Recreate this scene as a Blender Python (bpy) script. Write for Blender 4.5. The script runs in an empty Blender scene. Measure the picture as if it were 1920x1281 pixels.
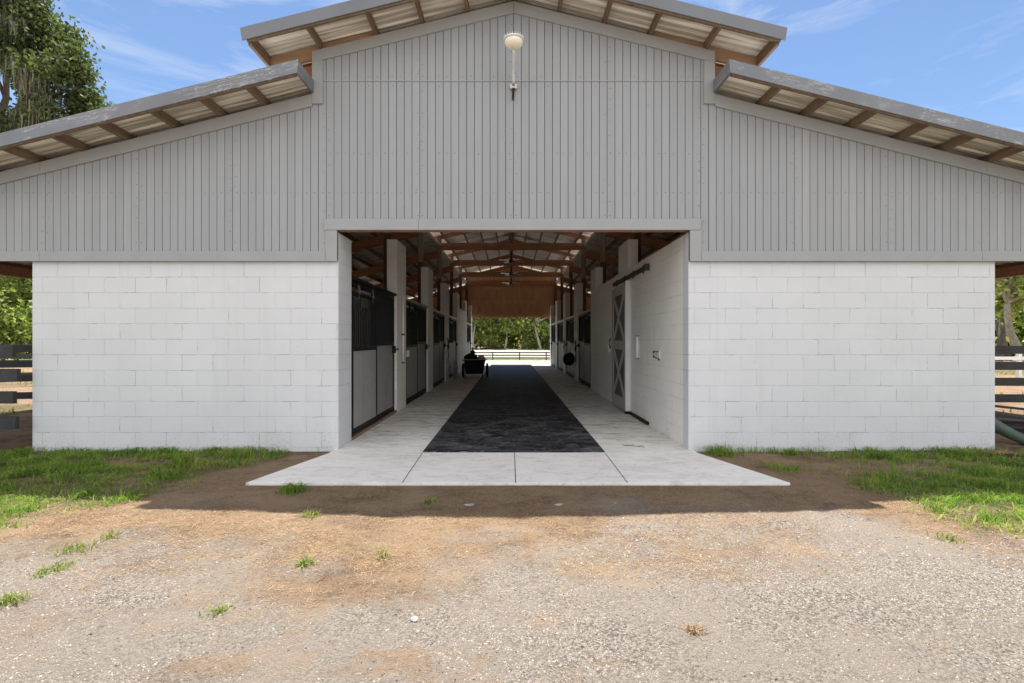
import bpy, math, random
import numpy as np
from mathutils import Vector, Matrix
R = math.radians
random.seed(7)
rng = np.random.default_rng(7)

# ------------------------------------------------------------------ camera, sky, sun, exposure
sc = bpy.context.scene
cam_d = bpy.data.cameras.new("camera")
cam = bpy.data.objects.new("camera", cam_d)
sc.collection.objects.link(cam)
cam.location = (-0.04, -6.35, 1.43)
cam.rotation_euler = (R(90), 0, 0)
cam_d.sensor_width = 36
cam_d.lens = 910 / 1920 * 36
cam_d.shift_x = 3 / 1920
cam_d.shift_y = -2.5 / 1920
cam_d.clip_start = 0.05
cam_d.clip_end = 3000
sc.camera = cam

SUN_ELEV, SUN_AZ = R(73), R(1.5)          # the sun stands behind the barn, high up
w = bpy.data.worlds.new("World"); sc.world = w; w.use_nodes = True
nt = w.node_tree; nt.nodes.clear()
wo = nt.nodes.new("ShaderNodeOutputWorld"); bg = nt.nodes.new("ShaderNodeBackground")
sky = nt.nodes.new("ShaderNodeTexSky"); sky.sky_type = 'NISHITA'; sky.sun_disc = False
sky.sun_elevation = SUN_ELEV; sky.sun_rotation = SUN_AZ
sky.air_density = 1.0; sky.dust_density = 0.2; sky.ozone_density = 4.0; sky.altitude = 0
bg.inputs[1].default_value = 0.074
tc = nt.nodes.new("ShaderNodeTexCoord")
mp = nt.nodes.new("ShaderNodeMapping"); mp.inputs['Scale'].default_value = (1.6, 1.6, 7.0); mp.inputs['Location'].default_value = (3.3, 0.4, 1.9)
n1 = nt.nodes.new("ShaderNodeTexNoise"); n1.inputs['Scale'].default_value = 1.7; n1.inputs['Detail'].default_value = 9; n1.inputs['Roughness'].default_value = 0.6
n1.inputs['Distortion'].default_value = 0.5
rp = nt.nodes.new("ShaderNodeValToRGB"); rp.color_ramp.elements[0].position = 0.50; rp.color_ramp.elements[1].position = 0.95
mx = nt.nodes.new("ShaderNodeMixRGB"); mx.inputs['Color2'].default_value = (5.6, 5.8, 6.2, 1)
L = nt.links.new
L(tc.outputs['Generated'], mp.inputs[0]); L(mp.outputs[0], n1.inputs[0]); L(n1.outputs[0], rp.inputs[0])
L(rp.outputs[0], mx.inputs[0]); L(sky.outputs[0], mx.inputs[1])
# unseen bright clouds added behind the camera to brighten and neutralise the ambient light
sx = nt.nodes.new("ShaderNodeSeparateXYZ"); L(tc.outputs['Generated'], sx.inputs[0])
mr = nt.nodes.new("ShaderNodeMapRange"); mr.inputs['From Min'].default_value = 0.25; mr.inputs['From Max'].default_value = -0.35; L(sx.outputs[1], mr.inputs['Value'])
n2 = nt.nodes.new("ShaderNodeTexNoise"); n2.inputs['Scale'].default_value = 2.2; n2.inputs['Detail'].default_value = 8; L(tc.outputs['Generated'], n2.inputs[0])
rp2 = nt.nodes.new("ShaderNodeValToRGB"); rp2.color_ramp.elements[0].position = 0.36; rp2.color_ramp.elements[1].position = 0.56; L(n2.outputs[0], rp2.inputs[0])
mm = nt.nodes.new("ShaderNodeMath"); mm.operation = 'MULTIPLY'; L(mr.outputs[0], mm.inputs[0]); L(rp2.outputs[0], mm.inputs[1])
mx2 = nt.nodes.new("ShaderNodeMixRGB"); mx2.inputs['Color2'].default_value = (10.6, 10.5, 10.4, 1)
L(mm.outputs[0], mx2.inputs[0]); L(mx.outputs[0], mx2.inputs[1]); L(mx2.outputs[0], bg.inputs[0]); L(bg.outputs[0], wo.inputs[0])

sd = bpy.data.lights.new("sun", 'SUN'); sd.energy = 4.8; sd.angle = R(0.55); sd.color = (1.0, 0.955, 0.89)
so = bpy.data.objects.new("sun", sd); sc.collection.objects.link(so)
sdir = Vector((math.cos(SUN_ELEV) * math.sin(SUN_AZ), math.cos(SUN_ELEV) * math.cos(SUN_AZ), math.sin(SUN_ELEV)))
so.rotation_euler = sdir.to_track_quat('Z', 'Y').to_euler()

sc.view_settings.view_transform = 'Standard'
sc.view_settings.look = 'None'
sc.view_settings.exposure = 1.25
sc.view_settings.gamma = 1
sc.render.engine = 'CYCLES'
sc.cycles.max_bounces = 10
sc.cycles.diffuse_bounces = 6
sc.cycles.glossy_bounces = 4
sc.cycles.transparent_max_bounces = 8

# ------------------------------------------------------------------ helpers
C = sc.collection
def tag(o, label=None, cat=None, group=None, kind=None):
    if label: o['label'] = label
    if cat: o['category'] = cat
    if group: o['group'] = group
    if kind: o['kind'] = kind
    return o
def empty(name, loc=(0, 0, 0), label=None, cat=None, group=None, rz=0):
    o = bpy.data.objects.new(name, None); C.objects.link(o); o.location = loc; o.rotation_euler = (0, 0, rz)
    o.empty_display_size = 0.2
    return tag(o, label, cat, group)
def children(o): return [c for c in bpy.data.objects if c.parent == o]
def copy_tree(o, parent=None):
    c = o.copy(); C.objects.link(c); c.parent = parent
    for ch in children(o): copy_tree(ch, c)
    return c

class MB:
    """collects faces; build() links them as one mesh object"""
    def __init__(s): s.v = []; s.f = []; s.m = []; s.mi = 0
    def add(s, vs, fs):
        b = len(s.v); s.v += [tuple(p) for p in vs]
        for f in fs: s.f.append(tuple(b + i for i in f)); s.m.append(s.mi)
        return s
    def box(s, x0, x1, y0, y1, z0, z1):
        if x0 > x1: x0, x1 = x1, x0
        return s.add([(x0,y0,z0),(x1,y0,z0),(x1,y1,z0),(x0,y1,z0),(x0,y0,z1),(x1,y0,z1),(x1,y1,z1),(x0,y1,z1)],
                     [(0,3,2,1),(4,5,6,7),(0,1,5,4),(1,2,6,5),(2,3,7,6),(3,0,4,7)])
    def prism_y(s, poly, y0, y1):
        """poly of (x,z) extruded along y"""
        a = sum(poly[i][0]*poly[(i+1)%len(poly)][1]-poly[(i+1)%len(poly)][0]*poly[i][1] for i in range(len(poly)))
        if a < 0: poly = poly[::-1]
        n = len(poly)
        vs = [(x, y0, z) for x, z in poly] + [(x, y1, z) for x, z in poly]
        fs = [tuple(range(n)), tuple(range(2*n-1, n-1, -1))] + [(i, i+n, (i+1)%n+n, (i+1)%n) for i in range(n)]
        return s.add(vs, fs)
    def prism_z(s, poly, z0, z1):
        a = sum(poly[i][0]*poly[(i+1)%len(poly)][1]-poly[(i+1)%len(poly)][0]*poly[i][1] for i in range(len(poly)))
        if a < 0: poly = poly[::-1]
        n = len(poly)
        vs = [(x, y, z0) for x, y in poly] + [(x, y, z1) for x, y in poly]
        fs = [tuple(range(n-1, -1, -1)), tuple(range(n, 2*n))] + [(i, (i+1)%n, (i+1)%n+n, i+n) for i in range(n)]
        return s.add(vs, fs)
    def tube(s, pts, r, n=10, r1=None, caps=True):
        pts = [Vector(p) for p in pts]; k = len(pts)
        rs = r if isinstance(r, (list, tuple)) else [r + ((r1 if r1 is not None else r) - r) * i / (k-1) for i in range(k)]
        vs = []; fs = []
        up = Vector((0, 0, 1))
        for i, p in enumerate(pts):
            d = (pts[min(i+1, k-1)] - pts[max(i-1, 0)]).normalized()
            a = d.cross(up)
            if a.length < 1e-3: a = d.cross(Vector((1, 0, 0)))
            a.normalize(); b = d.cross(a).normalized()
            for j in range(n):
                t = 2*math.pi*j/n
                vs.append(p + rs[i]*(a*math.cos(t) + b*math.sin(t)))
        for i in range(k-1):
            for j in range(n):
                fs.append((i*n+j, i*n+(j+1)%n, (i+1)*n+(j+1)%n, (i+1)*n+j))
        if caps:
            fs.append(tuple(range(n-1, -1, -1))); fs.append(tuple((k-1)*n+j for j in range(n)))
        return s.add(vs, fs)
    def bar(s, p, q, wd, ht):
        """board from p to q, rectangular section wd (sideways) x ht (up)"""
        p = Vector(p); q = Vector(q); d = (q-p).normalized()
        a = d.cross(Vector((0,0,1)))
        if a.length < 1e-3: a = Vector((1,0,0))
        a.normalize(); b = a.cross(d).normalized()
        vs = []
        for c in (p, q):
            for sa, sb in ((-1,-1),(1,-1),(1,1),(-1,1)):
                vs.append(c + a*sa*wd/2 + b*sb*ht/2)
        return s.add(vs, [(0,1,2,3),(7,6,5,4),(0,4,5,1),(1,5,6,2),(2,6,7,3),(3,7,4,0)])
    def lathe(s, prof, n=24, o=(0,0,0)):
        vs = []; fs = []; k = len(prof)
        for r_, z_ in prof:
            for j in range(n):
                t = 2*math.pi*j/n; vs.append((o[0]+r_*math.cos(t), o[1]+r_*math.sin(t), o[2]+z_))
        for i in range(k-1):
            for j in range(n):
                fs.append((i*n+j, i*n+(j+1)%n, (i+1)*n+(j+1)%n, (i+1)*n+j))
        return s.add(vs, fs)
    def build(s, name, mats, parent=None, smooth=False, bevel=0):
        me = bpy.data.meshes.new(name); me.from_pydata(s.v, [], s.f)
        if not isinstance(mats, (list, tuple)): mats = [mats]
        for m in mats: me.materials.append(m)
        me.polygons.foreach_set('material_index', s.m)
        if smooth: me.polygons.foreach_set('use_smooth', [True]*len(s.f))
        me.update()
        o = bpy.data.objects.new(name, me); C.objects.link(o)
        if parent: o.parent = parent
        if bevel:
            b = o.modifiers.new('bevel', 'BEVEL'); b.width = bevel; b.segments = 2; b.limit_method = 'ANGLE'
        return o
def np_mesh(name, verts, quads, mats, parent=None, smooth=False, midx=None):
    """fast mesh from numpy arrays; quads is (n,3) or (n,4)"""
    me = bpy.data.meshes.new(name); k = quads.shape[1]
    me.vertices.add(len(verts)); me.vertices.foreach_set('co', verts.astype(np.float32).ravel())
    me.loops.add(quads.size); me.loops.foreach_set('vertex_index', quads.astype(np.int32).ravel())
    me.polygons.add(len(quads)); me.polygons.foreach_set('loop_start', np.arange(0, quads.size, k, dtype=np.int32))
    if not isinstance(mats, (list, tuple)): mats = [mats]
    for m in mats: me.materials.append(m)
    if midx is not None: me.polygons.foreach_set('material_index', midx.astype(np.int32))
    if smooth: me.polygons.foreach_set('use_smooth', np.ones(len(quads), dtype=bool))
    me.update(calc_edges=True)
    o = bpy.data.objects.new(name, me); C.objects.link(o)
    if parent: o.parent = parent
    return o

# ------------------------------------------------------------------ material helpers
class NT:
    def __init__(s, name):
        s.m = bpy.data.materials.new(name); s.m.use_nodes = True; s.t = s.m.node_tree
        s.b = s.t.nodes['Principled BSDF']; s.out = s.t.nodes['Material Output']
    def n(s, typ, **kw):
        nd = s.t.nodes.new(typ)
        for k, v in kw.items():
            if k in nd.inputs: nd.inputs[k].default_value = v
            else: setattr(nd, k, v)
        return nd
    def l(s, a, b): s.t.links.new(a, b)
    def coord(s): return s.n('ShaderNodeNewGeometry').outputs['Position']
    def mapped(s, vec, scale=(1,1,1), loc=(0,0,0)):
        m = s.n('ShaderNodeMapping'); m.inputs['Scale'].default_value = scale; m.inputs['Location'].default_value = loc
        s.l(vec, m.inputs[0]); return m.outputs[0]
    def noise(s, vec, scale, detail=4, rough=0.55, dist=0):
        x = s.n('ShaderNodeTexNoise'); x.inputs['Scale'].default_value = scale; x.inputs['Detail'].default_value = detail
        x.inputs['Roughness'].default_value = rough; x.inputs['Distortion'].default_value = dist
        s.l(vec, x.inputs['Vector']); return x.outputs['Fac']
    def ramp(s, fac, stops, interp='LINEAR'):
        r = s.n('ShaderNodeValToRGB'); e = r.color_ramp.elements; r.color_ramp.interpolation = interp
        while len(e) < len(stops): e.new(0.5)
        for i, (p, c) in enumerate(stops):
            e[i].position = p; e[i].color = (c, c, c, 1) if isinstance(c, (int, float)) else (*c, 1)
        s.l(fac, r.inputs[0]); return r.outputs[0]
    def mix(s, fac, a, b, mode='MIX'):
        m = s.n('ShaderNodeMixRGB', blend_type=mode)
        for q, v in enumerate((fac, a, b)):
            sock = m.inputs[q]
            if isinstance(v, (int, float)): sock.default_value = v if q == 0 else (v, v, v, 1)
            elif isinstance(v, tuple): sock.default_value = (*v, 1)
            else: s.l(v, sock)
        return m.outputs[0]
    def math(s, op, a, b=0.0, clamp=False):
        m = s.n('ShaderNodeMath', operation=op, use_clamp=clamp)
        for i, v in enumerate((a, b)):
            if isinstance(v, (int, float)): m.inputs[i].default_value = v
            else: s.l(v, m.inputs[i])
        return m.outputs[0]
    def bump(s, h, strength=0.5, dist=0.01, prev=None):
        b = s.n('ShaderNodeBump'); b.inputs['Strength'].default_value = strength; b.inputs['Distance'].default_value = dist
        s.l(h, b.inputs['Height'])
        if prev: s.l(prev, b.inputs['Normal'])
        return b.outputs[0]
    def fin(s, col=None, rough=None, norm=None, metal=None, spec=None):
        for key, v in (('Base Color', col), ('Roughness', rough), ('Normal', norm), ('Metallic', metal), ('Specular IOR Level', spec)):
            if v is None: continue
            if isinstance(v, (int, float)): s.b.inputs[key].default_value = v
            elif isinstance(v, tuple): s.b.inputs[key].default_value = (*v, 1)
            else: s.l(v, s.b.inputs[key])
        return s.m
    def xyz(s, vec):
        x = s.n('ShaderNodeSeparateXYZ'); s.l(vec, x.inputs[0]); return x.outputs
    def island(s): return s.n('ShaderNodeNewGeometry').outputs['Random Per Island']

def mul3(c, k): return tuple(x*k for x in c)

def mat_plain(name, col, rough=0.6, metal=0, var=0.12, scale=6, bump=0.15):
    t = NT(name); p = t.coord()
    n = t.noise(p, scale, 5, 0.6)
    n2 = t.noise(p, scale*9, 3, 0.6)
    c = t.mix(t.ramp(n, [(0.3, 0), (0.7, 1)]), mul3(col, 1-var), mul3(col, 1+var))
    return t.fin(c, t.math('ADD', rough-0.06, t.math('MULTIPLY', n2, 0.12)), t.bump(n2, bump, 0.002), metal, 0.4)

def mat_block(name, col, crack=1.0, grime=1.0):
    """painted concrete block: runs along x+y, courses of 0.2032 from z=0"""
    t = NT(name); p = t.coord(); x, y, z = t.xyz(p)
    wob = t.noise(p, 4.0, 4, 0.7)
    u = t.math('ADD', t.math('ADD', x, y), 2.2896 - 0.4064*6)
    u = t.math('ADD', u, t.math('MULTIPLY', wob, 0.03))
    zz = t.math('ADD', t.math('SUBTRACT', z, 0.028), t.math('MULTIPLY', t.noise(t.mapped(p, (1, 1, 2)), 3.2, 4, 0.7), 0.020))
    cv = t.n('ShaderNodeCombineXYZ'); t.l(u, cv.inputs[0]); t.l(zz, cv.inputs[1])
    def brick(ms, sm):
        b = t.n('ShaderNodeTexBrick'); t.l(cv.outputs[0], b.inputs['Vector'])
        b.inputs['Scale'].default_value = 1; b.inputs['Brick Width'].default_value = 0.4064; b.inputs['Row Height'].default_value = 0.2032
        b.inputs['Mortar Size'].default_value = ms; b.inputs['Mortar Smooth'].default_value = sm
        b.inputs['Color1'].default_value = (0, 0, 0, 1); b.inputs['Color2'].default_value = (1, 1, 1, 1); b.inputs['Mortar'].default_value = (0.5, 0.5, 0.5, 1)
        b.inputs['Bias'].default_value = 0
        return b
    bw = brick(0.0055, 0.8); bn = brick(0.0016, 0.2)
    big = t.noise(p, 1.3, 4); fine = t.noise(p, 55, 4, 0.7); mid = t.noise(p, 9, 5, 0.6)
    colr = t.mix(t.ramp(big, [(0.3, 0), (0.7, 1)]), mul3(col, 0.95), mul3(col, 1.02))
    tint = t.mix(0.035, colr, bw.outputs['Color'], 'SOFT_LIGHT')
    crk = t.math('MULTIPLY', bn.outputs['Fac'], t.ramp(t.noise(p, 2.9, 6, 0.7), [(0.53, 0), (0.58, 1)]))
    c2 = t.mix(t.math('MULTIPLY', t.math('MULTIPLY', bw.outputs['Fac'], 0.34), t.ramp(t.noise(p, 2.3, 6, 0.7), [(0.42, 0.12), (0.60, 1)])), tint, mul3(col, 0.5))
    c3 = t.mix(t.math('MULTIPLY', crk, 0.9*crack), c2, (0.12, 0.12, 0.13))
    # grime: splashes near the ground and scattered flecks
    low = t.ramp(z, [(0.0, 1), (0.45, 0)])
    gr = t.math('MULTIPLY', t.math('MULTIPLY', low, t.ramp(t.math('ADD', t.noise(p, 38, 5, 0.8), t.math('MULTIPLY', t.noise(p, 3, 2), 0.35)), [(0.71, 0), (0.82, 1)])), 0.42*grime)
    rn = t.noise(t.mapped(p, (7, 7, 0.5)), 1.0, 5, 0.65)
    c3 = t.mix(t.math('MULTIPLY', t.ramp(rn, [(0.55, 0), (0.75, 1)]), 0.16*grime), c3, mul3((col[0], col[1]*0.96, col[2]*0.9), 0.6))
    c4 = t.mix(gr, c3, (0.24, 0.19, 0.16))
    fl = t.ramp(t.noise(p, 30, 2, 0.5), [(0.74, 0), (0.78, 1)])
    c5 = t.mix(t.math('MULTIPLY', fl, 0.45*grime), c4, (0.22, 0.21, 0.2))
    h = t.math('SUBTRACT', t.math('MULTIPLY', t.math('ADD', fine, mid), 0.35), t.math('MULTIPLY', bw.outputs['Fac'], 0.8))
    h = t.math('SUBTRACT', h, t.math('MULTIPLY', crk, 0.7))
    return t.fin(c5, 0.62, t.bump(h, 0.55, 0.006), spec=0.35)

def mat_siding(name, col):
    t = NT(name); p = t.coord(); x, y, z = t.xyz(p)
    bi = t.math('FLOOR', t.math('DIVIDE', x, 0.1016))
    wn = t.n('ShaderNodeTexWhiteNoise', noise_dimensions='1D'); t.l(bi, wn.inputs['W'])
    big = t.noise(p, 1.0, 4, 0.6)
    gr = t.noise(t.mapped(p, (60, 60, 1.6)), 1.0, 5, 0.65)
    c = t.mix(wn.outputs['Value'], mul3(col, 0.91), mul3(col, 1.07))
    si = t.math('FLOOR', t.math('DIVIDE', x, 1.2192)); w2 = t.n('ShaderNodeTexWhiteNoise', noise_dimensions='1D'); t.l(t.math('ADD', si, 0.37), w2.inputs['W'])
    c = t.mix(t.math('MULTIPLY', w2.outputs['Value'], 0.5), c, mul3((col[0]*0.97, col[1]*0.99, col[2]*1.04), 0.9))
    run = t.noise(t.mapped(p, (9, 9, 0.35)), 1.0, 4, 0.6)
    c = t.mix(t.math('MULTIPLY', t.ramp(run, [(0.52, 0), (0.72, 1)]), 0.30), c, mul3((col[0]*1.0, col[1]*0.97, col[2]*0.93), 0.74))
    c = t.mix(t.ramp(big, [(0.3, 0), (0.75, 0.35)]), c, mul3((col[0]*0.96, col[1], col[2]*1.02), 0.86))
    c = t.mix(t.math('MULTIPLY', t.ramp(gr, [(0.42, 1), (0.62, 0)]), 0.22), c, mul3(col, 0.72))
    kn = t.ramp(t.noise(t.mapped(p, (1, 1, 0.45)), 21, 2), [(0.72, 0), (0.78, 1)])
    c = t.mix(t.math('MULTIPLY', kn, 0.22), c, mul3(col, 0.55))
    return t.fin(c, 0.58, t.bump(gr, 0.35, 0.002), spec=0.35)

def mat_wood(name, col, axis=1, var=0.4, scale=1.0, red=0.0):
    """grain along axis 0/1/2"""
    t = NT(name); p = t.coord()
    s_ = [14*scale]*3; s_[axis] = 0.9*scale
    g = t.noise(t.mapped(p, tuple(s_)), 1.4, 6, 0.7, 0.6)
    b = t.noise(p, 1.7, 3)
    rnd = t.n('ShaderNodeObjectInfo').outputs['Random']
    c = t.mix(t.ramp(g, [(0.32, 0), (0.7, 1)]), mul3(col, 1-var), mul3(col, 1+var*0.6))
    c = t.mix(t.math('MULTIPLY', b, 0.35), c, mul3((col[0]*0.85, col[1]*0.8, col[2]*0.8), 0.7))
    c = t.mix(t.math('MULTIPLY', rnd, 0.35), c, mul3(col, 0.6))
    c = t.mix(t.ramp(t.noise(p, 9, 2), [(0.68, 0), (0.76, 0.6)]), c, mul3(col, 0.3))
    return t.fin(c, 0.7, t.bump(g, 0.3, 0.002), spec=0.25)

def mat_leaf(name, dark, light, trans=0.35, rough=0.65):
    t = NT(name); i = t.island()
    c = t.mix(t.ramp(i, [(0.0, 0), (1.0, 1)]), dark, light)
    t.fin(c, rough, spec=0.18)
    tr = t.n('ShaderNodeBsdfTranslucent'); t.l(t.mix(1.0, c, (1.25, 1.35, 0.6), 'MULTIPLY'), tr.inputs[0])
    m = t.n('ShaderNodeMixShader'); m.inputs[0].default_value = trans
    t.l(t.b.outputs[0], m.inputs[1]); t.l(tr.outputs[0], m.inputs[2]); t.l(m.outputs[0], t.out.inputs[0])
    return t.m

M = {}
M['block'] = mat_block('painted white block', (0.625, 0.635, 0.655), 1.0)
M['block_in'] = mat_block('painted block of the aisle', (0.84, 0.82, 0.78), 0.6, 1.2)
M['siding'] = mat_siding('grey painted siding', (0.345, 0.352, 0.362))
M['trim'] = mat_plain('grey painted trim', (0.315, 0.318, 0.32), 0.55, var=0.05, scale=3)
M['groove'] = mat_plain('dark groove', (0.045, 0.044, 0.043), 0.8)
M['nail'] = mat_plain('nail head', (0.07, 0.065, 0.065), 0.6)
M['seam'] = mat_plain('flashing seam', (0.33, 0.33, 0.33), 0.5)
M['purlin'] = mat_wood('weathered purlin', (0.25, 0.175, 0.12), 1, 0.45)
M['rafter_x'] = mat_wood('brown rafter', (0.46, 0.22, 0.125), 0, 0.4)
M['rafter_pale'] = mat_wood('pale rafter', (0.42, 0.27, 0.16), 0, 0.35)
M['post'] = mat_wood('brown post', (0.24, 0.13, 0.08), 2, 0.4)
M['post_pale'] = mat_wood('pale post', (0.40, 0.33, 0.24), 2, 0.2)
M['gable_in'] = mat_wood('brown boards', (0.80, 0.44, 0.24), 2, 0.45)
M['black'] = mat_plain('black steel', (0.010, 0.010, 0.012), 0.5, var=0.2)
M['black'].node_tree.nodes['Principled BSDF'].inputs['Specular IOR Level'].default_value = 0.18
M['rail'] = mat_plain('galvanised rail', (0.55, 0.53, 0.5), 0.35, 0.6)
M['greenrail'] = mat_plain('dark track', (0.04, 0.042, 0.034), 0.5)
M['white'] = mat_plain('white paint', (0.78, 0.78, 0.77), 0.5, var=0.04)
M['pvc'] = mat_plain('white pvc', (0.82, 0.82, 0.80), 0.4, var=0.03)
M['taupe'] = mat_plain('taupe paint', (0.42, 0.40, 0.36), 0.55, var=0.05)
M['dgrey'] = mat_plain('dark grey panel', (0.10, 0.10, 0.09), 0.6)
M['lens'] = mat_plain('cream lamp lens', (0.85, 0.80, 0.66), 0.3, var=0.03)
M['lampgrey'] = mat_plain('lamp arm grey', (0.72, 0.72, 0.71), 0.4, 0.2)
M['fence'] = mat_plain('black fence paint', (0.03, 0.03, 0.034), 0.6, var=0.35, scale=5)
M['pipe'] = mat_plain('green pipe', (0.07, 0.10, 0.075), 0.5)
M['bark'] = mat_plain('bark', (0.13, 0.105, 0.085), 0.9, var=0.35, scale=7, bump=0.8)
M['barkpale'] = mat_plain('pale bark', (0.30, 0.27, 0.23), 0.9, var=0.3, scale=5, bump=0.8)

# stall board: grey tongue and groove, grooves across y
t = NT('grey stall boards'); p = t.coord(); x, y, z = t.xyz(p)
fy = t.math('FRACT', t.math('DIVIDE', y, 0.094)); bi = t.math('FLOOR', t.math('DIVIDE', y, 0.094))
wn = t.n('ShaderNodeTexWhiteNoise', noise_dimensions='1D'); t.l(bi, wn.inputs['W'])
gv = t.ramp(fy, [(0.0, 0.0), (0.07, 1.0)])
c = t.mix(wn.outputs['Value'], (0.27, 0.265, 0.255), (0.32, 0.315, 0.305))
c = t.mix(gv, (0.08, 0.08, 0.08), c)
sm = t.ramp(t.noise(p, 5, 5, 0.7), [(0.5, 0), (0.75, 1)])
c = t.mix(t.math('MULTIPLY', sm, 0.4), c, (0.13, 0.10, 0.08))
M['stallboard'] = t.fin(c, 0.55, t.bump(gv, 0.6, 0.004))

# galvanised roof sheets seen from below
t = NT('roof metal'); p = t.coord(); geo = t.n('ShaderNodeNewGeometry')
n = t.noise(t.mapped(p, (0.5, 14, 0.5)), 1.5, 4)
c = t.mix(t.ramp(n, [(0.40, 0), (0.58, 1)]), (0.50, 0.46, 0.39), (0.97, 0.93, 0.86))  # light and dark streaks down the slope paint in the metal's reflections
M['roof'] = t.fin(c, 0.42, t.bump(n, 0.1, 0.003), 0.1, 0.5)

# rake trim metal with chalky scratches
def mat_fascia(name, amt, col):
    t = NT(name); p = t.coord()
    d = t.noise(p, 1.3, 3)
    xs_, ys_, zs_ = t.xyz(p)
    dd = t.math('ADD', zs_, t.math('MULTIPLY', t.math('ABSOLUTE', xs_), 0.25))      # follow the slope
    cv = t.n('ShaderNodeCombineXYZ'); t.l(t.math('MULTIPLY', xs_, 1.6), cv.inputs[0]); t.l(t.math('MULTIPLY', dd, 22), cv.inputs[2])
    s = t.noise(cv.outputs[0], 1.5, 3, 0.6, 1.2)
    sc_ = t.ramp(s, [(0.484, 0), (0.50, 1), (0.516, 0)])
    m = t.math('MULTIPLY', sc_, t.ramp(t.noise(p, 2.6, 4), [(0.45, 0), (0.55, 1)]))
    c = t.mix(t.ramp(d, [(0.3, 0), (0.7, 1)]), mul3(col, 0.88), mul3(col, 1.1))
    c = t.mix(t.math('MULTIPLY', m, amt), c, (0.62, 0.62, 0.62))
    return t.fin(c, 0.45, None, 0.0, 0.5)
M['fascia'] = mat_fascia('blue grey rake metal', 0.0, (0.155, 0.162, 0.18))
M['fascia_w'] = mat_fascia('scratched rake metal', 0.9, (0.165, 0.172, 0.19))

# concrete
t = NT('concrete'); p = t.coord(); x, y, z = t.xyz(p)
b = t.noise(p, 0.9, 5, 0.6); f = t.noise(p, 90, 4, 0.7); st = t.noise(t.mapped(p, (1.6, 4.5, 1)), 1.5, 6, 0.7, 1.2)
c = t.mix(t.ramp(b, [(0.3, 0), (0.7, 1)]), (0.70, 0.665, 0.625), (0.80, 0.765, 0.725))
ins = t.ramp(y, [(0.0, 0.0), (0.9, 1.0)]) # dirt is tracked over the aisle, less on the washed apron
inm = t.math('ADD', 0.30, t.math('MULTIPLY', ins, 0.6))
c = t.mix(t.math('MULTIPLY', t.ramp(st, [(0.48, 0), (0.68, 1)]), inm), c, (0.22, 0.18, 0.145))
c = t.mix(t.math('MULTIPLY', t.ramp(t.noise(p, 11, 5, 0.7), [(0.58, 0), (0.70, 1)]), 0.45), c, (0.30, 0.235, 0.175))
c = t.mix(t.math('MULTIPLY', t.ramp(t.noise(p, 60, 2), [(0.70, 0), (0.74, 1)]), 0.6), c, (0.10, 0.085, 0.07))
M['concrete'] = t.fin(c, 0.75, t.bump(f, 0.3, 0.002, t.bump(st, 0.1, 0.004)), spec=0.3)
M['joint'] = mat_plain('joint', (0.08, 0.075, 0.07), 0.9)
# rubber mat
t = NT('black rubber mat'); p = t.coord()
a = t.noise(t.mapped(p, (1.4, 3.0, 1)), 1.1, 7, 0.72, 1.2); f = t.noise(p, 60, 4, 0.7); sp = t.noise(t.mapped(p, (2.5, 6, 1)), 2.2, 5, 0.7, 2.0)
c = t.mix(t.ramp(a, [(0.44, 0), (0.60, 1)]), (0.012, 0.014, 0.020), (0.085, 0.087, 0.097))
c = t.mix(t.ramp(sp, [(0.56, 0), (0.66, 0.6)]), c, (0.36, 0.34, 0.32))
M['mat'] = t.fin(c, t.ramp(a, [(0.3, 0.5), (0.7, 0.8)]), t.bump(f, 0.4, 0.002), spec=0.16)

# ------------------------------------------------------------------ ground
def vnoise(x, y, seed=0):
    xi = np.floor(x).astype(int); yi = np.floor(y).astype(int); fx = x-xi; fy = y-yi
    fx = fx*fx*(3-2*fx); fy = fy*fy*(3-2*fy)
    def h(a, b):
        v = np.sin(a*127.1 + b*311.7 + seed*74.7)*43758.5453
        return v-np.floor(v)
    return (h(xi,yi)*(1-fx)+h(xi+1,yi)*fx)*(1-fy)+(h(xi,yi+1)*(1-fx)+h(xi+1,yi+1)*fx)*fy
def fbm(x, y, o=4, seed=0):
    s = 0; a = 0.5; k = 1
    for i in range(o):
        s = s+a*vnoise(x*k, y*k, seed+i); a *= 0.5; k *= 2.03
    return s/(1-0.5**o)
def gz(x, y):
    x = np.asarray(x, float); y = np.asarray(y, float)
    base = -0.028 - 0.012*np.clip(-y-1.5, 0, 4)
    n = 0.030*(fbm(x*0.9, y*0.9, 3, 3)-0.5) + 0.022*(fbm(x*6, y*6, 3, 9)-0.5) + 0.009*(fbm(x*15, y*15, 2, 14)-0.5)
    nearwall = np.clip((-y)/0.8, 0, 1)
    nearslab = np.clip(np.maximum(-1.5-y, np.abs(x)-2.9-0)/0.4, 0, 1)
    z = base + n*np.where(y < 0.3, np.maximum(nearslab, 0.15), 1)
    z = np.where((np.abs(x) < 6.8) & (y > 0.05) & (y < 23), -0.05, z)
    drop = np.clip((y-27)/22, 0, 1); drop = drop*drop*(3-2*drop)
    return z - 0.98*drop + 0.43*np.clip((y-52)/40, 0, 1)
def interp(y, pts):
    pts = sorted(pts); return np.interp(y, [p[0] for p in pts], [p[1] for p in pts])
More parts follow.
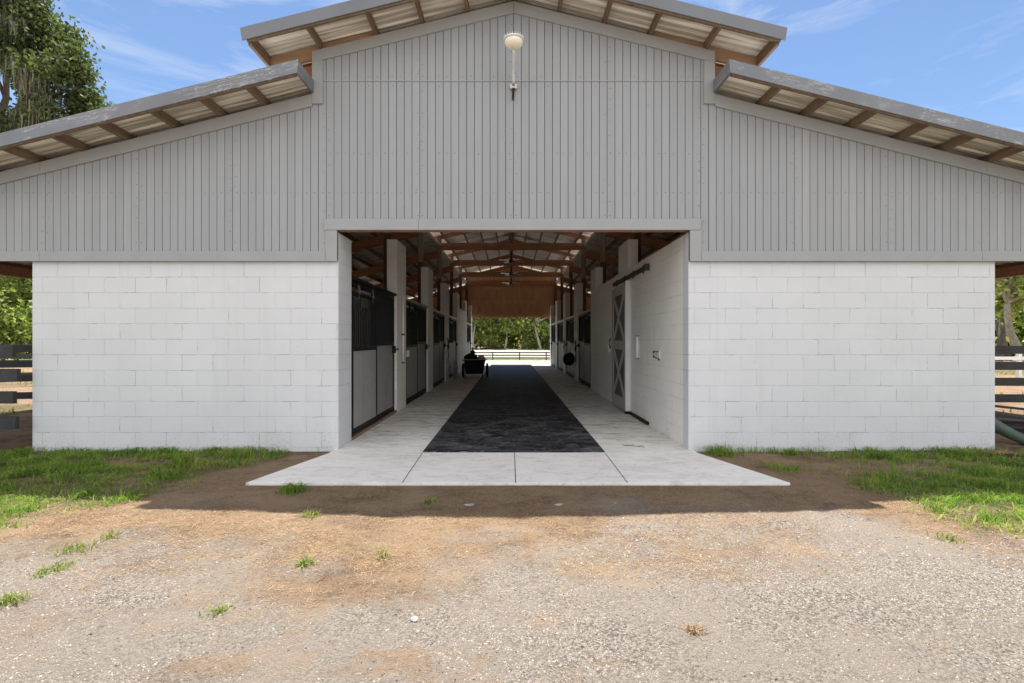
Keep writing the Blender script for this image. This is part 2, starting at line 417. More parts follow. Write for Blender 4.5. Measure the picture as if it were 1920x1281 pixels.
def grass_mask(x, y):
    n = (fbm(x*2.2, y*2.2, 4, 21)-0.5)*0.9
    xl = interp(y, [(-9,-9),(-3.4,-5.6),(-2.9,-4.5),(-2.5,-3.9),(-2.1,-3.62),(-1.66,-3.42),(-1.0,-3.1),(-0.55,-2.75),(0,-2.4)])
    xr = interp(y, [(-9,9),(-3.4,4.8),(-2.9,4.0),(-2.5,3.7),(-2.0,3.6),(-1.2,3.45),(-0.6,3.7),(0,3.9)])
    d = np.maximum(xl-x, x-xr)
    g = np.clip((d+n*1.0)/0.7+0.4, 0, 1)
    bare = np.clip((fbm(x*1.3+5, y*1.6, 4, 33)-0.56)*9, 0, 1)*np.clip((y+2.2)/0.6, 0, 1)   # thin spots near the wall
    g = g*(1-0.75*bare)
    far = (y > 0.3) | (np.abs(x) > 8)
    gf = np.clip((fbm(x*0.35, y*0.35, 4, 5)-0.42)*6, 0, 1)
    under = (np.abs(x) < 9.6) & (y > 0.1) & (y < 22.5)
    gf = np.where(under, gf*0.08, gf)
    bk = np.clip((y-44)/2, 0, 1)*np.clip((58-y)/3, 0, 1)
    gf = np.where(y > 23, np.where(np.abs(x) < 60, bk, gf), gf)
    return np.where(far, gf, g)
def dirt_mask(x, y):
    n = (fbm(x*1.1, y*1.7, 5, 41)-0.5)
    yb = interp(x, [(-9,-3.1),(-3.2,-3.0),(-2.2,-3.35),(-1.5,-3.45),(-0.8,-3.05),(-0.2,-2.75),(1.5,-2.72),(2.6,-2.65),(3.3,-2.9),(9,-3.1)])
    d = np.clip((y-yb+n*2.4)/1.5+0.5, 0, 1)
    st = np.clip((fbm(x*0.9+y*0.5, y*2.4, 5, 77)-0.55)*7, 0, 1)*np.clip((1.2-x)/1.5, 0, 1)*0.55*np.clip((fbm(x*7,y*9,3,31)-0.3)*4,0,1)      # straw drifts over the gravel
    return np.clip(np.maximum(d, st), 0, 1)
def sand_mask(x, y):
    return np.clip((y-57)/2, 0, 1)*np.clip((104-y)/4, 0, 1) + np.where((y > 22.3) & (y < 44), 0.9, 0)

def axis_pts(a, b, step, lo, hi):
    p = list(np.arange(a, b+1e-6, step)); s = step
    while p[-1] < hi: s = min(s*1.25, 60 if abs(p[-1]) > 112 else 1.0); p.append(p[-1]+s)
    s = step
    while p[0] > lo: s = min(s*1.25, 60 if abs(p[0]) > 40 else 1.0); p.insert(0, p[0]-s)
    return np.array(p)
gx = axis_pts(-7, 7, 0.045, -900, 900); gy = axis_pts(-5.6, 0.4, 0.045, -400, 1500)
X, Y = np.meshgrid(gx, gy); Z = gz(X, Y)
V = np.stack([X.ravel(), Y.ravel(), Z.ravel()], 1); nx, ny = len(gx), len(gy)
i, j = np.meshgrid(np.arange(nx-1), np.arange(ny-1)); a = (j*nx+i).ravel()
Q = np.stack([a, a+1, a+1+nx, a+nx], 1)

t = NT('yard ground'); p = t.coord()
at = t.n('ShaderNodeAttribute', attribute_name='cover'); sep = t.n('ShaderNodeSeparateColor'); t.l(at.outputs['Color'], sep.inputs[0])
G_, D_, S_ = sep.outputs[0], sep.outputs[1], sep.outputs[2]
br = t.noise(p, 7, 6, 0.75)
def brk(mask, k=2.0):   # ragged edges
    return t.ramp(t.math('ADD', mask, t.math('MULTIPLY', t.math('SUBTRACT', br, 0.5), k)), [(0.15, 0), (0.85, 1)])
vo = t.n('ShaderNodeTexVoronoi'); vo.inputs['Scale'].default_value = 95; t.l(p, vo.inputs['Vector'])
vsep = t.n('ShaderNodeSeparateColor'); t.l(vo.outputs['Color'], vsep.inputs[0])
vs = vsep.outputs[0]
fine = t.noise(p, 160, 4, 0.75); mid = t.noise(p, 18, 5, 0.7); big = t.noise(p, 1.3, 5, 0.6)
grav = t.mix(t.ramp(vs, [(0.15, 0), (0.85, 1)]), (0.08, 0.068, 0.06), (0.42, 0.38, 0.335))
dust = t.mix(fine, (0.22, 0.185, 0.15), (0.40, 0.345, 0.29))
grav = t.mix(t.ramp(t.math('ADD', big, t.math('MULTIPLY', mid, 0.35)), [(0.55, 0.30), (0.80, 0.92)]), grav, dust)
dirt = t.mix(t.ramp(mid, [(0.3, 0), (0.7, 1)]), (0.13, 0.09, 0.06), (0.33, 0.22, 0.14))
dirt = t.mix(t.ramp(t.noise(p, 70, 5, 0.8), [(0.40, 0.85), (0.52, 0)]), dirt, (0.07, 0.048, 0.035))
dirt = t.mix(t.ramp(big, [(0.44, 0), (0.66, 0.6)]), dirt, (0.40, 0.30, 0.21))
soil = t.mix(mid, (0.05, 0.06, 0.025), (0.085, 0.10, 0.035))
sand = t.mix(mid, (0.33, 0.30, 0.25), (0.43, 0.40, 0.35))
tanm = t.ramp(t.math('ADD', t.noise(t.mapped(p, (1, 1.7, 1)), 2.1, 7, 0.72), t.math('MULTIPLY', D_, 0.16)), [(0.54, 0), (0.72, 0.75)])
tan_ = t.mix(t.noise(p, 110, 3, 0.8), (0.20, 0.12, 0.065), (0.56, 0.40, 0.25))
grav = t.mix(t.math('MULTIPLY', tanm, 0.6), grav, tan_)
dirt = t.mix(t.math('MULTIPLY', tanm, 0.8), dirt, tan_)
c = t.mix(brk(D_), grav, dirt); c = t.mix(S_, c, sand); c = t.mix(t.ramp(t.math('ADD', G_, t.math('MULTIPLY', t.math('SUBTRACT', br, 0.5), 1.2)), [(0.35, 0), (0.8, 0.55)]), c, soil)
c = t.mix(t.math('MULTIPLY', t.math('GREATER_THAN', t.xyz(p)[1], 30.0), G_), c, t.mix(mid, (0.10, 0.16, 0.03), (0.20, 0.28, 0.06)))
rot = t.n('ShaderNodeMapping'); rot.inputs['Rotation'].default_value = (0, 0, R(38)); rot.inputs['Scale'].default_value = (0.35, 4.2, 1); t.l(p, rot.inputs[0])
trk = t.ramp(t.noise(rot.outputs[0], 1.6, 5, 0.6), [(0.50, 0), (0.64, 1)])
c = t.mix(t.math('MULTIPLY', t.math('MULTIPLY', trk, 0.55), t.math('SUBTRACT', 1.0, D_, True)), c, dust)
deb = t.ramp(t.noise(p, 34, 3, 0.6), [(0.66, 0), (0.70, 0.85)])
c = t.mix(deb, c, (0.055, 0.042, 0.034))
h = t.math('ADD', t.math('MULTIPLY', vo.outputs['Distance'], -0.6), t.math('ADD', fine, t.math('MULTIPLY', mid, 1.5)))
M['ground'] = t.fin(c, 0.92, t.bump(h, 1.0, 0.02), spec=0.15)
gnd = np_mesh('ground', V, Q, M['ground'], smooth=True)
ca = gnd.data.color_attributes.new('cover', 'FLOAT_COLOR', 'POINT')
cols = np.ones((len(V), 4), np.float32)
cols[:, 0] = grass_mask(V[:, 0], V[:, 1]); cols[:, 1] = dirt_mask(V[:, 0], V[:, 1]); cols[:, 2] = np.clip(sand_mask(V[:, 0], V[:, 1]), 0, 1)
ca.data.foreach_set('color', cols.ravel())
tag(gnd, 'sandy yard ground of gravel, dirt and thin grass', kind='structure')

# slab: one trapezoid apron plus the aisle, rubber mat runner on it
mb = MB()
AF = 1.48
mb.prism_z([(-2.70,-AF),(2.77,-AF),(2.34,-0.19),(-2.34,-0.19)], -0.25, 0.0)
ap = mb.build('concrete_apron', M['concrete'], bevel=0.006)
tag(ap, 'pale concrete apron flaring out in front of the barn opening', kind='structure')
mb = MB()
mb.box(-2.34, 2.34, -0.184, 22.4, -0.25, 0.0)
fl = mb.build('aisle_floor', M['concrete']); tag(fl, 'concrete aisle floor running through the barn', kind='structure')
mb = MB(); mb.box(-2.34, 2.34, -0.19, -0.184, -0.2, -0.004)
for x0, x1 in ((0.012, 0.012), (-1.155, -1.125), (1.16, 1.135)):
    mb.prism_z([(x1-0.004,-AF-0.001),(x1+0.004,-AF-0.001),(x0+0.004,-0.19),(x0-0.004,-0.19)], 0.0005, 0.002)
mb.build('slab_joint', M['joint']); bpy.data.objects['slab_joint']['kind'] = 'structure'; bpy.data.objects['slab_joint']['label'] = 'dark control joints cut across the concrete apron'
mb = MB(); pts = [(-1.155+2.315*k/20, -0.165-0.012*math.sin(math.pi*k/20)) for k in range(21)]
mb.prism_z(pts+[(1.16, 22.0), (-1.155, 22.0)], 0.001, 0.014)
mt = mb.build('rubber_mat', M['mat'])
tag(mt, 'long black rubber mat lying down the middle of the barn aisle', 'mat')

# ------------------------------------------------------------------ the barn
barn = empty('barn', (0, 0, 0), 'grey and white horse barn with stepped roof and open centre aisle', 'barn')
def part(mb, name, mat, parent=barn, smooth=False, bevel=0, label=None):
    o = mb.build(name, mat, parent, smooth, bevel)
    if label: o['label'] = label
    return o
LEN = 22.0; XW = 6.30; XO = 2.29; XC = 2.615; XE = 10.0
def zm(x): return 4.755-0.25*(abs(x)-2.62)       # wing roof metal
def zt(x): return 4.625-0.25*(abs(x)-2.615)      # wing rake board top
def zu(x): return 5.955-0.248*abs(x)             # upper roof metal
def zc(x): return 5.83-0.248*abs(x)              # upper rake board top
# block walls
mb = MB(); mb.prism_z([(-XW,0),(-XO,0),(-XO,0.53),(-XO-0.2,0.53),(-XO-0.2,0.2),(-XW,0.2)], -0.2, 2.845)
part(mb, 'block_wall', M['block'], bevel=0.012, label='white painted block wall left of the opening')
mb = MB(); mb.prism_z([(XO,0),(XW,0),(XW,0.2),(XO+0.2,0.2),(XO+0.2,0.205),(XO,0.205)], -0.2, 2.845)
part(mb, 'block_wall', M['block'], bevel=0.012, label='white painted block wall right of the opening')
mb = MB(); mb.box(XO+0.002, XO+0.2, 0.205, 7.75, -0.2, 2.845)
part(mb, 'block_wall', M['block_in'], bevel=0.006, label='grey painted block wall along the right of the aisle')
mb = MB(); mb.box(-XO-0.2, -XO, 15.1, 18.0, -0.2, 2.845); part(mb, 'block_wall', M['block_in'])
for s in (-1, 1):
    mb = MB(); mb.box(s*(XW-0.2), s*XW, 0.2, LEN, -0.2, 2.845); part(mb, 'block_wall', M['block'])
    mb = MB(); mb.box(s*XO, s*XW, LEN, LEN+0.2, -0.2, 2.845)
    part(mb, 'block_wall', M['block'])
PY = [3.27, 6.93, 10.59, 14.25, 17.91]
for s in (-1, 1):
    for k, y0 in enumerate(PY):
        z0 = 2.846 if (s > 0 and k < 2) else 0.0
        mb = MB(); mb.box(s*XO, s*(XO+0.2), y0, y0+0.85, z0, 3.43); part(mb, 'pier', M['block_in'], bevel=0.006)
        mb = MB(); mb.box(s*(XO+0.2), s*(XW-0.2), y0+0.33, y0+0.53, 0, 2.44); part(mb, 'stall_divider', M['block_in'])
    mb = MB(); mb.box(s*XO, s*(XO+0.2), 21.57, LEN, 0, 3.43); part(mb, 'pier', M['block_in'])
# siding boards with real grooves
def siding(x_from, x_to, zb, ztop, y_front, mb, nb, mirror):
    k0 = int(math.floor(x_from/0.1016)); k1 = int(math.ceil(x_to/0.1016))
    for k in range(k0, k1):
        a = max(k*0.1016+0.0038, x_from); b = min((k+1)*0.1016-0.0038, x_to)
        if b-a < 0.004: continue
        zb_ = zb if not callable(zb) else zb((a+b)/2)
        dy = random.uniform(0, 0.0012)
        if mirror: poly = [(-b, zb_), (-a, zb_), (-a, ztop(a)), (-b, ztop(b))]
        else: poly = [(a, zb_), (b, zb_), (b, ztop(b)), (a, ztop(a))]
        mb.prism_y(poly, y_front-dy, y_front+0.014)
YS = -0.030
def split_siding(mirror):
    mb = MB()
    # centre, below and above the flashing seam
    siding(0, XC-0.07, 2.95, lambda x: 4.797, YS, mb, None, mirror)
    siding(0, XC-0.07, 4.806, lambda x: zc(x)-0.05, YS-0.002, mb, None, mirror)
    siding(2.44, XC-0.0705, 2.5, lambda x: 2.949, YS, mb, None, mirror)
    siding(XC-0.07, 9.85, 2.5, lambda x: min(zt(x)-0.05, 4.58), YS, mb, None, mirror)
    return mb
for mir, lab in ((True, 'left half of the grey board siding'), (False, 'right half of the grey board siding')):
    o = part(split_siding(mir), 'siding', M['siding'], label=lab)
# dark backing behind the grooves
mb = MB()
mb.prism_y([(-9.85,2.47),(-XO+0.0,2.47),(-XO+0.0,2.87),(XO,2.87),(XO,2.47),(9.85,2.47),(9.85,zt(9.85)-0.03),(XC,zt(XC)-0.03),(XC,zc(XC)-0.03),(0,zc(0)-0.03),(-XC,zc(XC)-0.03),(-XC,zt(XC)-0.03),(-9.85,zt(9.85)-0.03)], -0.016, -0.004)
part(mb, 'siding_backing', M['groove'])
mb = MB(); mb.box(-XC+0.14, XC-0.14, -0.040, -0.030, 4.797, 4.806); part(mb, 'seam_flashing', M['seam'])
# nail heads
mb = MB()
def nail(x, z, y=YS-0.0022, r=0.0058):
    x += random.uniform(-.008, .008); z += random.uniform(-.006, .006); r *= random.uniform(.7, 1.15)
    mb.add([(x+r*math.cos(a), y, z+r*math.sin(a)) for a in [math.pi/3*q for q in range(6)]], [tuple(range(5, -1, -1))])
for k in range(-92, 92):
    x = (k+0.5)*0.1016
    rows = []
    if abs(x) < XC-0.16: rows = [4.86, 4.74, 3.86, 3.35] if random.random() < .7 else [3.86]
    elif abs(x) < 9.5: rows = [3.35] if zt(x) > 3.6 else []
    for z in rows:
        if z < zc(x)-0.2 and random.random() < 0.85: nail(x, z, YS-0.0045 if z > 4.8 else YS-0.0022)
for k in range(-8, 9):
    xs = k*1.2192
    for d in (-0.03, 0.035):
        z = 2.7 if abs(xs) > 2.4 else 3.05
        top = (zc(xs) if abs(xs) < 2.4 else zt(xs))-0.2
        while z < top:
            if random.random() < 0.7: nail(xs+d, z, YS-0.0045 if z > 4.8 else YS-0.0022)
            z += random.uniform(0.12, 0.22)
part(mb, 'nail_heads', M['nail'])['kind'] = 'stuff'
# trim boards
YT0, YT1 = -0.056, -0.031
def trim(poly, y0=YT0): 
    m_ = MB(); m_.prism_y(poly, y0, YT1-0.0005); return part(m_, 'trim_board', M['trim'], bevel=0.003)
for s in (-1, 1):
    trim([(0.0015*s, zc(0)), (s*XC, zc(XC)), (s*XC, zc(XC)-0.145), (0.0015*s, zc(0)-0.152)])
    trim([(s*(XC-0.14), 4.50), (s*XC, 4.50), (s*XC, zc(XC)-0.147), (s*(XC-0.14), zc(XC-0.14)-0.147)])
    xs = 6.14
    trim([(s*(XC+0.002), zt(XC)), (s*xs, zt(xs)), (s*xs, zt(xs)-0.157), (s*(XC+0.002), zt(XC)-0.157)])
    trim([(s*(xs+0.003), zt(xs)), (s*9.9, zt(9.9)), (s*9.9, zt(9.9)-0.157), (s*(xs+0.003), zt(xs)-0.157)])
    trim([(s*XO, 2.455), (s*2.44, 2.455), (s*2.44, 2.857), (s*XO, 2.857)])
    xj = 6.15 if s < 0 else 6.08
    trim([(s*2.443, 2.455), (s*xj, 2.455), (s*xj, 2.585), (s*2.443, 2.585)])
    trim([(s*(xj+0.003), 2.455), (s*9.9, 2.455), (s*9.9, 2.585), (s*(xj+0.003), 2.585)])
trim([(-2.455, 2.86), (-1.235, 2.86), (-1.235, 3.007), (-2.455, 3.007)], -0.060)
trim([(-1.232, 2.86), (2.43, 2.86), (2.43, 3.007), (-1.232, 3.007)], -0.060)
mb = MB(); mb.box(-2.29, 2.29, -0.003, 0.09, 2.862, 3.10); part(mb, 'header_beam', M['rafter_x'])
# roof sheets: ribs run down the slope
def roof(x0, x1, zf, y0, y1, name='roof_sheet', parent=barn):
    prof = []; y = y0
    while y < y1:
        for dy, dz in ((0,0),(0.018,0.02),(0.042,0.02),(0.060,0),(0.105,0.0),(0.112,0.004),(0.122,0.004),(0.129,0),(0.170,0),(0.177,0.004),(0.187,0.004),(0.194,0)):
            prof.append((y+dy, dz))
        y += 0.2286
    prof = [q for q in prof if q[0] <= y1]
    n = len(prof); vs = []
    for x in (x0, x1):
        vs += [(x, q[0], zf(x)+q[1]) for q in prof]
    vs += [(v[0], v[1], v[2]+0.003) for v in vs]
    fs = [(i, i+1, n+i+1, n+i) for i in range(n-1)] + [(2*n+i, 3*n+i, 3*n+i+1, 2*n+i+1) for i in range(n-1)]
    m_ = MB(); m_.add(vs, fs); return part(m_, name, M['roof'], parent)
for s in (-1, 1):
    roof(s*XE, s*2.60, zm, -0.50, LEN+0.6)
    roof(s*3.26, 0.0, zu, -0.50, LEN+0.6)
mb = MB(); mb.prism_y([(-0.15, zu(0.15)+0.03), (0, zu(0)+0.035), (0.15, zu(0.15)+0.03), (0, zu(0)+0.06)], -0.52, LEN+0.6); part(mb, 'ridge_cap', M['fascia'])
# purlins run the whole length and carry the front overhang
for s in (-1, 1):
    for k in range(1, 13):
        x = s*(2.62+0.6*k + (0.02 if k % 3 == 1 else -0.01))
        z = zm(x)-0.002
        mb = MB(); mb.box(x-0.019, x+0.019, -0.462, LEN+0.5, z-0.115, z-0.006); part(mb, 'purlin', M['purlin'])
    for x in (0.075, 0.60, 1.19, 1.79, 2.51):
        z = zu(x)-0.002
        mb = MB(); mb.box(s*x-0.019, s*x+0.019, -0.462, LEN+0.5, z-0.11, z-0.008); part(mb, 'purlin', M['purlin'])
    z = zu(3.2)
    mb = MB(); mb.box(s*3.18, s*3.22, -0.462, LEN+0.5, z-0.155, z-0.012); part(mb, 'purlin', M['purlin'])
    # front sub-fascia
    mb = MB(); mb.prism_y([(0,zu(0)-0.006),(s*3.22,zu(3.22)-0.006),(s*3.22,zu(3.22)-0.125),(0,zu(0)-0.125)], -0.50, -0.463); part(mb, 'sub_fascia', M['purlin'])
    mb = MB(); mb.prism_y([(s*2.625,zm(2.625)-0.006),(s*XE,zm(XE)-0.006),(s*XE,zm(XE)-0.125),(s*2.625,zm(2.625)-0.125)], -0.50, -0.463); part(mb, 'sub_fascia', M['purlin'])
    # metal rake trim
    mb = MB(); mb.prism_y([(0.001*s,zu(0)+0.045),(s*3.29,zu(3.29)+0.045),(s*3.265,zu(3.29)-0.105),(0.001*s,zu(0)-0.105)], -0.522, -0.502)
    mb.prism_y([(0.001*s,zu(0)+0.045),(s*3.29,zu(3.29)+0.045),(s*3.29,zu(3.29)+0.038),(0.001*s,zu(0)+0.038)], -0.501, -0.40)
    part(mb, 'rake_trim', M['fascia'], bevel=0.003)
    mb = MB(); mb.prism_y([(s*2.585,zm(2.585)+0.045),(s*(XE+.03),zm(XE)+0.045),(s*(XE+.03),zm(XE)-0.12),(s*2.600,zm(2.60)-0.115)], -0.522, -0.502)
    mb.prism_y([(s*2.60,zm(2.6)+0.045),(s*(XE+.03),zm(XE)+0.045),(s*(XE+.03),zm(XE)+0.038),(s*2.6,zm(2.6)+0.038)], -0.501, -0.40)
    part(mb, 'rake_trim', M['fascia_w'], bevel=0.003)
    mb = MB(); mb.box(s*2.590, s*2.622, -0.50, -0.058, zm(2.60)-0.122, zm(2.60)+0.040); part(mb, 'end_cap', M['fascia_w'], bevel=0.003)
    # eave flashing where the wing roof meets the raised middle
    mb = MB(); mb.box(s*2.575, s*2.583, -0.05, LEN, zm(2.6)-0.02, zm(2.6)+0.07); part(mb, 'wall_flashing', M['roof'])
    # lookout board at the raised eave
    x0, x1 = 1.79, 3.178
    mb = MB(); mb.prism_y([(s*x0,zc(x0)+0.095),(s*x1,zc(x1)+0.095),(s*x1,zc(x1)-0.075),(s*x0,zc(x0)-0.075)], -0.029 if False else 0.0, 0.038)
    part(mb, 'lookout_board', M['rafter_pale'])
    mb = MB(); mb.prism_y([(s*XC,zc(XC)-0.08),(s*3.1,zc(3.1)-0.10),(s*3.1,zc(3.1)-0.22),(s*XC,zc(XC)-0.25)], 0.10, 0.14)
    part(mb, 'lookout_board', M['rafter_x'])
# frames
FY = [0.12, 3.69, 7.35, 11.01, 14.67, 18.33, 21.9]
for k, y in enumerate(FY):
    for s in (-1, 1):
        for dy in (-0.095, 0.057):
            mb = MB(); mb.prism_y([(s*2.53,zm(2.53)-0.119),(s*9.85,zm(9.85)-0.119),(s*9.85,zm(9.85)-0.34),(s*2.53,zm(2.53)-0.36)], y+dy, y+dy+0.038)
            if k or dy > 0: part(mb, 'wing_rafter', M['rafter_x'])
        mb = MB(); mb.box(s*2.51, s*2.65, y-0.055, y+0.055, 0 if k not in (0,6) else 2.85, 5.16); part(mb, 'post', M['post'])
        if k in (1, 2, 3):
            mb = MB(); mb.box(s*2.48, s*2.62, y-0.136, y-0.098, 3.62, 4.66); part(mb, 'post_splice', M['post_pale'])
        mb = MB(); mb.prism_y([(0.045*s,zu(0.045)-0.12),(s*3.17,zu(3.17)-0.12),(s*3.17,zu(3.17)-0.26),(0.045*s,zu(0.045)-0.32)], y+(0.057 if k<6 else -0.095), y+(0.095 if k<6 else -0.057)); part(mb, 'upper_rafter', M['rafter_x'])
        mb = MB(); mb.box(s*9.63, s*9.77, y-0.07, y+0.07, -0.2, 2.66); part(mb, 'post', M['post'])
    if k:
        mb = MB(); mb.box(-2.66, 2.66, y-0.134, y-0.096, 4.63, 4.88); part(mb, 'tie_beam', M['rafter_x'])
        mb = MB(); mb.box(-0.045, 0.045, y-0.056, y+0.03, 4.64, 5.66); part(mb, 'king_post', M['post'])
for s in (-1, 1):
    mb = MB(); mb.box(s*9.65, s*9.75, 0.0, LEN, 2.665, 2.86); part(mb, 'eave_beam', M['rafter_x'])
    mb = MB(); mb.box(s*6.12, s*6.28, 0.2, LEN, 2.846, 2.90); part(mb, 'sill_plate', M['purlin'])
# far gable seen from inside: vertical boards, horizontal nailers
mb = MB(); x = -2.29
while x < 2.29:
    mb.box(x+0.004, min(x+0.24, 2.29), LEN+0.02+random.uniform(0, .004), LEN+0.045, 2.78, 4.55); x += 0.2435
part(mb, 'far_gable_boards', M['gable_in'])
mb = MB()
mb.prism_y([(-9.85,2.75),(9.85,2.75),(9.85,zt(9.85)),(XC,zt(XC)),(XC,zc(XC)),(0,zc(0)),(-XC,zc(XC)),(-XC,zt(XC)),(-9.85,zt(9.85))], LEN+0.05, LEN+0.07)
part(mb, 'far_gable_siding', M['gable_in'])
for z in (2.80, 3.60, 4.42):
    mb = MB(); mb.box(-2.45, 2.45, LEN-0.02, LEN+0.018, z, z+0.14); part(mb, 'nailer', M['gable_in'])

# stall fronts
def stall_front(x_face, s, y0, y1, first):
    """grey boarded front with a sliding barred door; s = side of the aisle"""
    e = bpy.data.objects.new('stall_front', None); C.objects.link(e); e.parent = barn; e.location = (x_face, y0, 0)
    W = y1-y0; dw = 1.34
    T = 0.035
    def bx(m, yo0, yo1, z0, z1, d0, d1): m.box(s*d0, s*d1, yo0, yo1, z0, z1)
    f = MB()
    bx(f, 0, 0.07, 0.02, 2.30, 0.03, 0.09); bx(f, W-0.06, W, 0.02, 2.30, 0.03, 0.09); bx(f, dw-0.02, dw+0.03, 0.071, 2.22, 0.03, 0.09)
    bx(f, 0.0705, W-0.0605, 2.225, 2.30, 0.03, 0.09); bx(f, dw+0.031, W-0.061, 1.33, 1.39, 0.03, 0.09); bx(f, dw+0.031, W-0.061, 0.06, 0.13, 0.03, 0.09)
    f.build('stall_frame', M['black'], e)
    f = MB(); bx(f, dw+0.032, W-0.062, 0.131, 1.329, 0.045, 0.075); f.build('board_panel', M['stallboard'], e)
    f = MB()
    n = 24
    for i in range(n):
        yy = dw+0.05+(W-0.12-dw)*i/(n-1); f.tube([(s*0.06, yy, 1.385), (s*0.06, yy, 2.23)], 0.008, 6, caps=False)
    bx(f, dw+0.04, W-0.07, 1.395, 2.22, 0.075, 0.08)
    f.build('grille', M['black'], e)
    # sliding door
    f = MB()
    D0, D1 = -0.012, 0.024
    bx(f, 0.05, 0.10, 0.09, 2.14, D0, D1); bx(f, dw-0.04, dw+0.01, 0.09, 2.14, D0, D1)
    bx(f, 0.1005, dw-0.0405, 0.09, 0.15, D0, D1); bx(f, 0.1005, dw-0.0405, 1.27, 1.33, D0, D1); bx(f, 0.1005, dw-0.0405, 2.08, 2.14, D0, D1)
    dr = f.build('sliding_door', M['black'], e)
    f = MB(); bx(f, 0.1005, dw-0.0405, 0.151, 1.269, D0+0.008, D1-0.006); f.build('door_panel', M['stallboard'], dr)
    f = MB(); n = 14
    for i in range(n):
        yy = 0.14+(dw-0.22)*i/(n-1); f.tube([(s*0.006, yy, 1.33), (s*0.006, yy, 2.08)], 0.009, 6, caps=False)
    f.build('door_bars', M['black'], dr)
    f = MB(); f.tube([(s*-0.02, 0.30, 2.05), (s*-0.045, 0.30, 2.12), (s*-0.02, 0.30, 2.24)], 0.018, 8); f.tube([(s*-0.02, 1.02, 2.05), (s*-0.045, 1.02, 2.12), (s*-0.02, 1.02, 2.24)], 0.018, 8)
    f.tube([(s*-0.03, 0.26, 2.14), (s*-0.03, 0.96, 2.14)], 0.012, 6)
    f.build('door_roller', M['nail'] if first else M['black'], dr)
    f = MB(); f.tube([(s*-0.03, W-0.13, 1.24), (s*-0.06, W-0.10, 1.26), (s*-0.05, W-0.02, 1.25)], 0.014, 8); f.box(s*-0.02, s*0.03, W-0.16, W-0.08, 1.18, 1.32)
    f.build('latch', M['black'], e)
    f = MB(); bx(f, 0.0, W, 2.302, 2.345, -0.02, 0.07); f.build('track_rail', M['black'] if first else M['rail'], e)
    if first:
        f = MB(); bx(f, 0.42, 0.78, 1.93, 2.07, -0.026, -0.014); f.build('name_plate', M['greenrail'], dr)
    return e
bays = [(0.535, 3.268), (4.122, 6.928), (7.782, 10.588), (11.442, 14.248)]
for k, (a, b) in enumerate(bays): stall_front(-2.31, -1, a, b, k == 0)
for (a, b) in [(7.782, 10.588), (11.442, 14.248), (15.102, 17.908), (18.762, 21.568)]: stall_front(2.31, 1, a, b, False)
stall_front(-2.31, -1, 18.762, 21.568, False)
# timber sill under the first stall
mb = MB(); mb.box(-2.345, -2.292, 0.535, 3.268, 0.001, 0.045); part(mb, 'timber_sill', M['purlin'])

# cross-braced tack room door on its track
door = bpy.data.objects.new('tack_room_door', None); C.objects.link(door); door.parent = barn; door['label'] = 'taupe sliding door with two X braces over dark panels'
x0, x1 = 2.20, 2.245; ya, yb = 3.10, 4.36
mb = MB(); mb.box(x0+0.02, x1-0.01, ya+0.01, yb-0.01, 0.06, 2.52); mb.build('door_panel', M['dgrey'], door)
mb = MB()
for (a, b, c, d) in ((ya, ya+0.13, 0.05, 2.54), (yb-0.13, yb, 0.05, 2.54), (ya+0.1305, yb-0.1305, 0.05, 0.28), (ya+0.1305, yb-0.1305, 1.24, 1.42), (ya+0.1305, yb-0.1305, 2.36, 2.54)):
    mb.box(x0, x1-0.02, a, b, c, d)
mb.build('door_frame', M['taupe'], door)
mb = MB()
for z0_, z1_ in ((0.28, 1.24), (1.42, 2.36)):
    for a, b in ((ya+0.15, yb-0.15), (yb-0.15, ya+0.15)):
        sh = 0.0 if a < b else 0.004
        mb.bar((x0+0.010-sh, a, z0_), (x0+0.010-sh, b, z1_), 0.02, 0.085)
mb.build('cross_brace', M['taupe'], door)
mb = MB(); mb.tube([(2.16, yb-0.05, 1.25), (2.14, yb-0.05, 1.30), (2.14, yb-0.05, 1.42), (2.16, yb-0.05, 1.47)], 0.012, 8); mb.build('door_handle', M['black'], door)
mb = MB(); mb.box(2.188, 2.288, 3.045, 3.085, 0.055, 2.585); part(mb, 'door_stop_post', M['white'], bevel=0.003)
mb = MB(); mb.box(2.18, 2.286, 3.03, 3.10, 0.003, 0.05); part(mb, 'floor_guide', M['black'])
mb = MB(); mb.box(2.25, 2.289, 1.80, 3.02, 0.01, 0.055); part(mb, 'floor_guide', M['black'])
mb = MB()
mb.box(2.225, 2.233, 1.80, 4.4, 2.62, 2.69); mb.box(2.2335, 2.262, 1.80, 4.4, 2.682, 2.69); mb.box(2.2625, 2.272, 1.80, 4.4, 2.62, 2.69); mb.box(2.205, 2.288, 1.77, 1.80, 2.60, 2.715)
for y in (2.1, 2.8, 3.5, 4.2): mb.box(2.2725, 2.289, y, y+0.05, 2.60, 2.74)
part(mb, 'door_track', M['greenrail'])

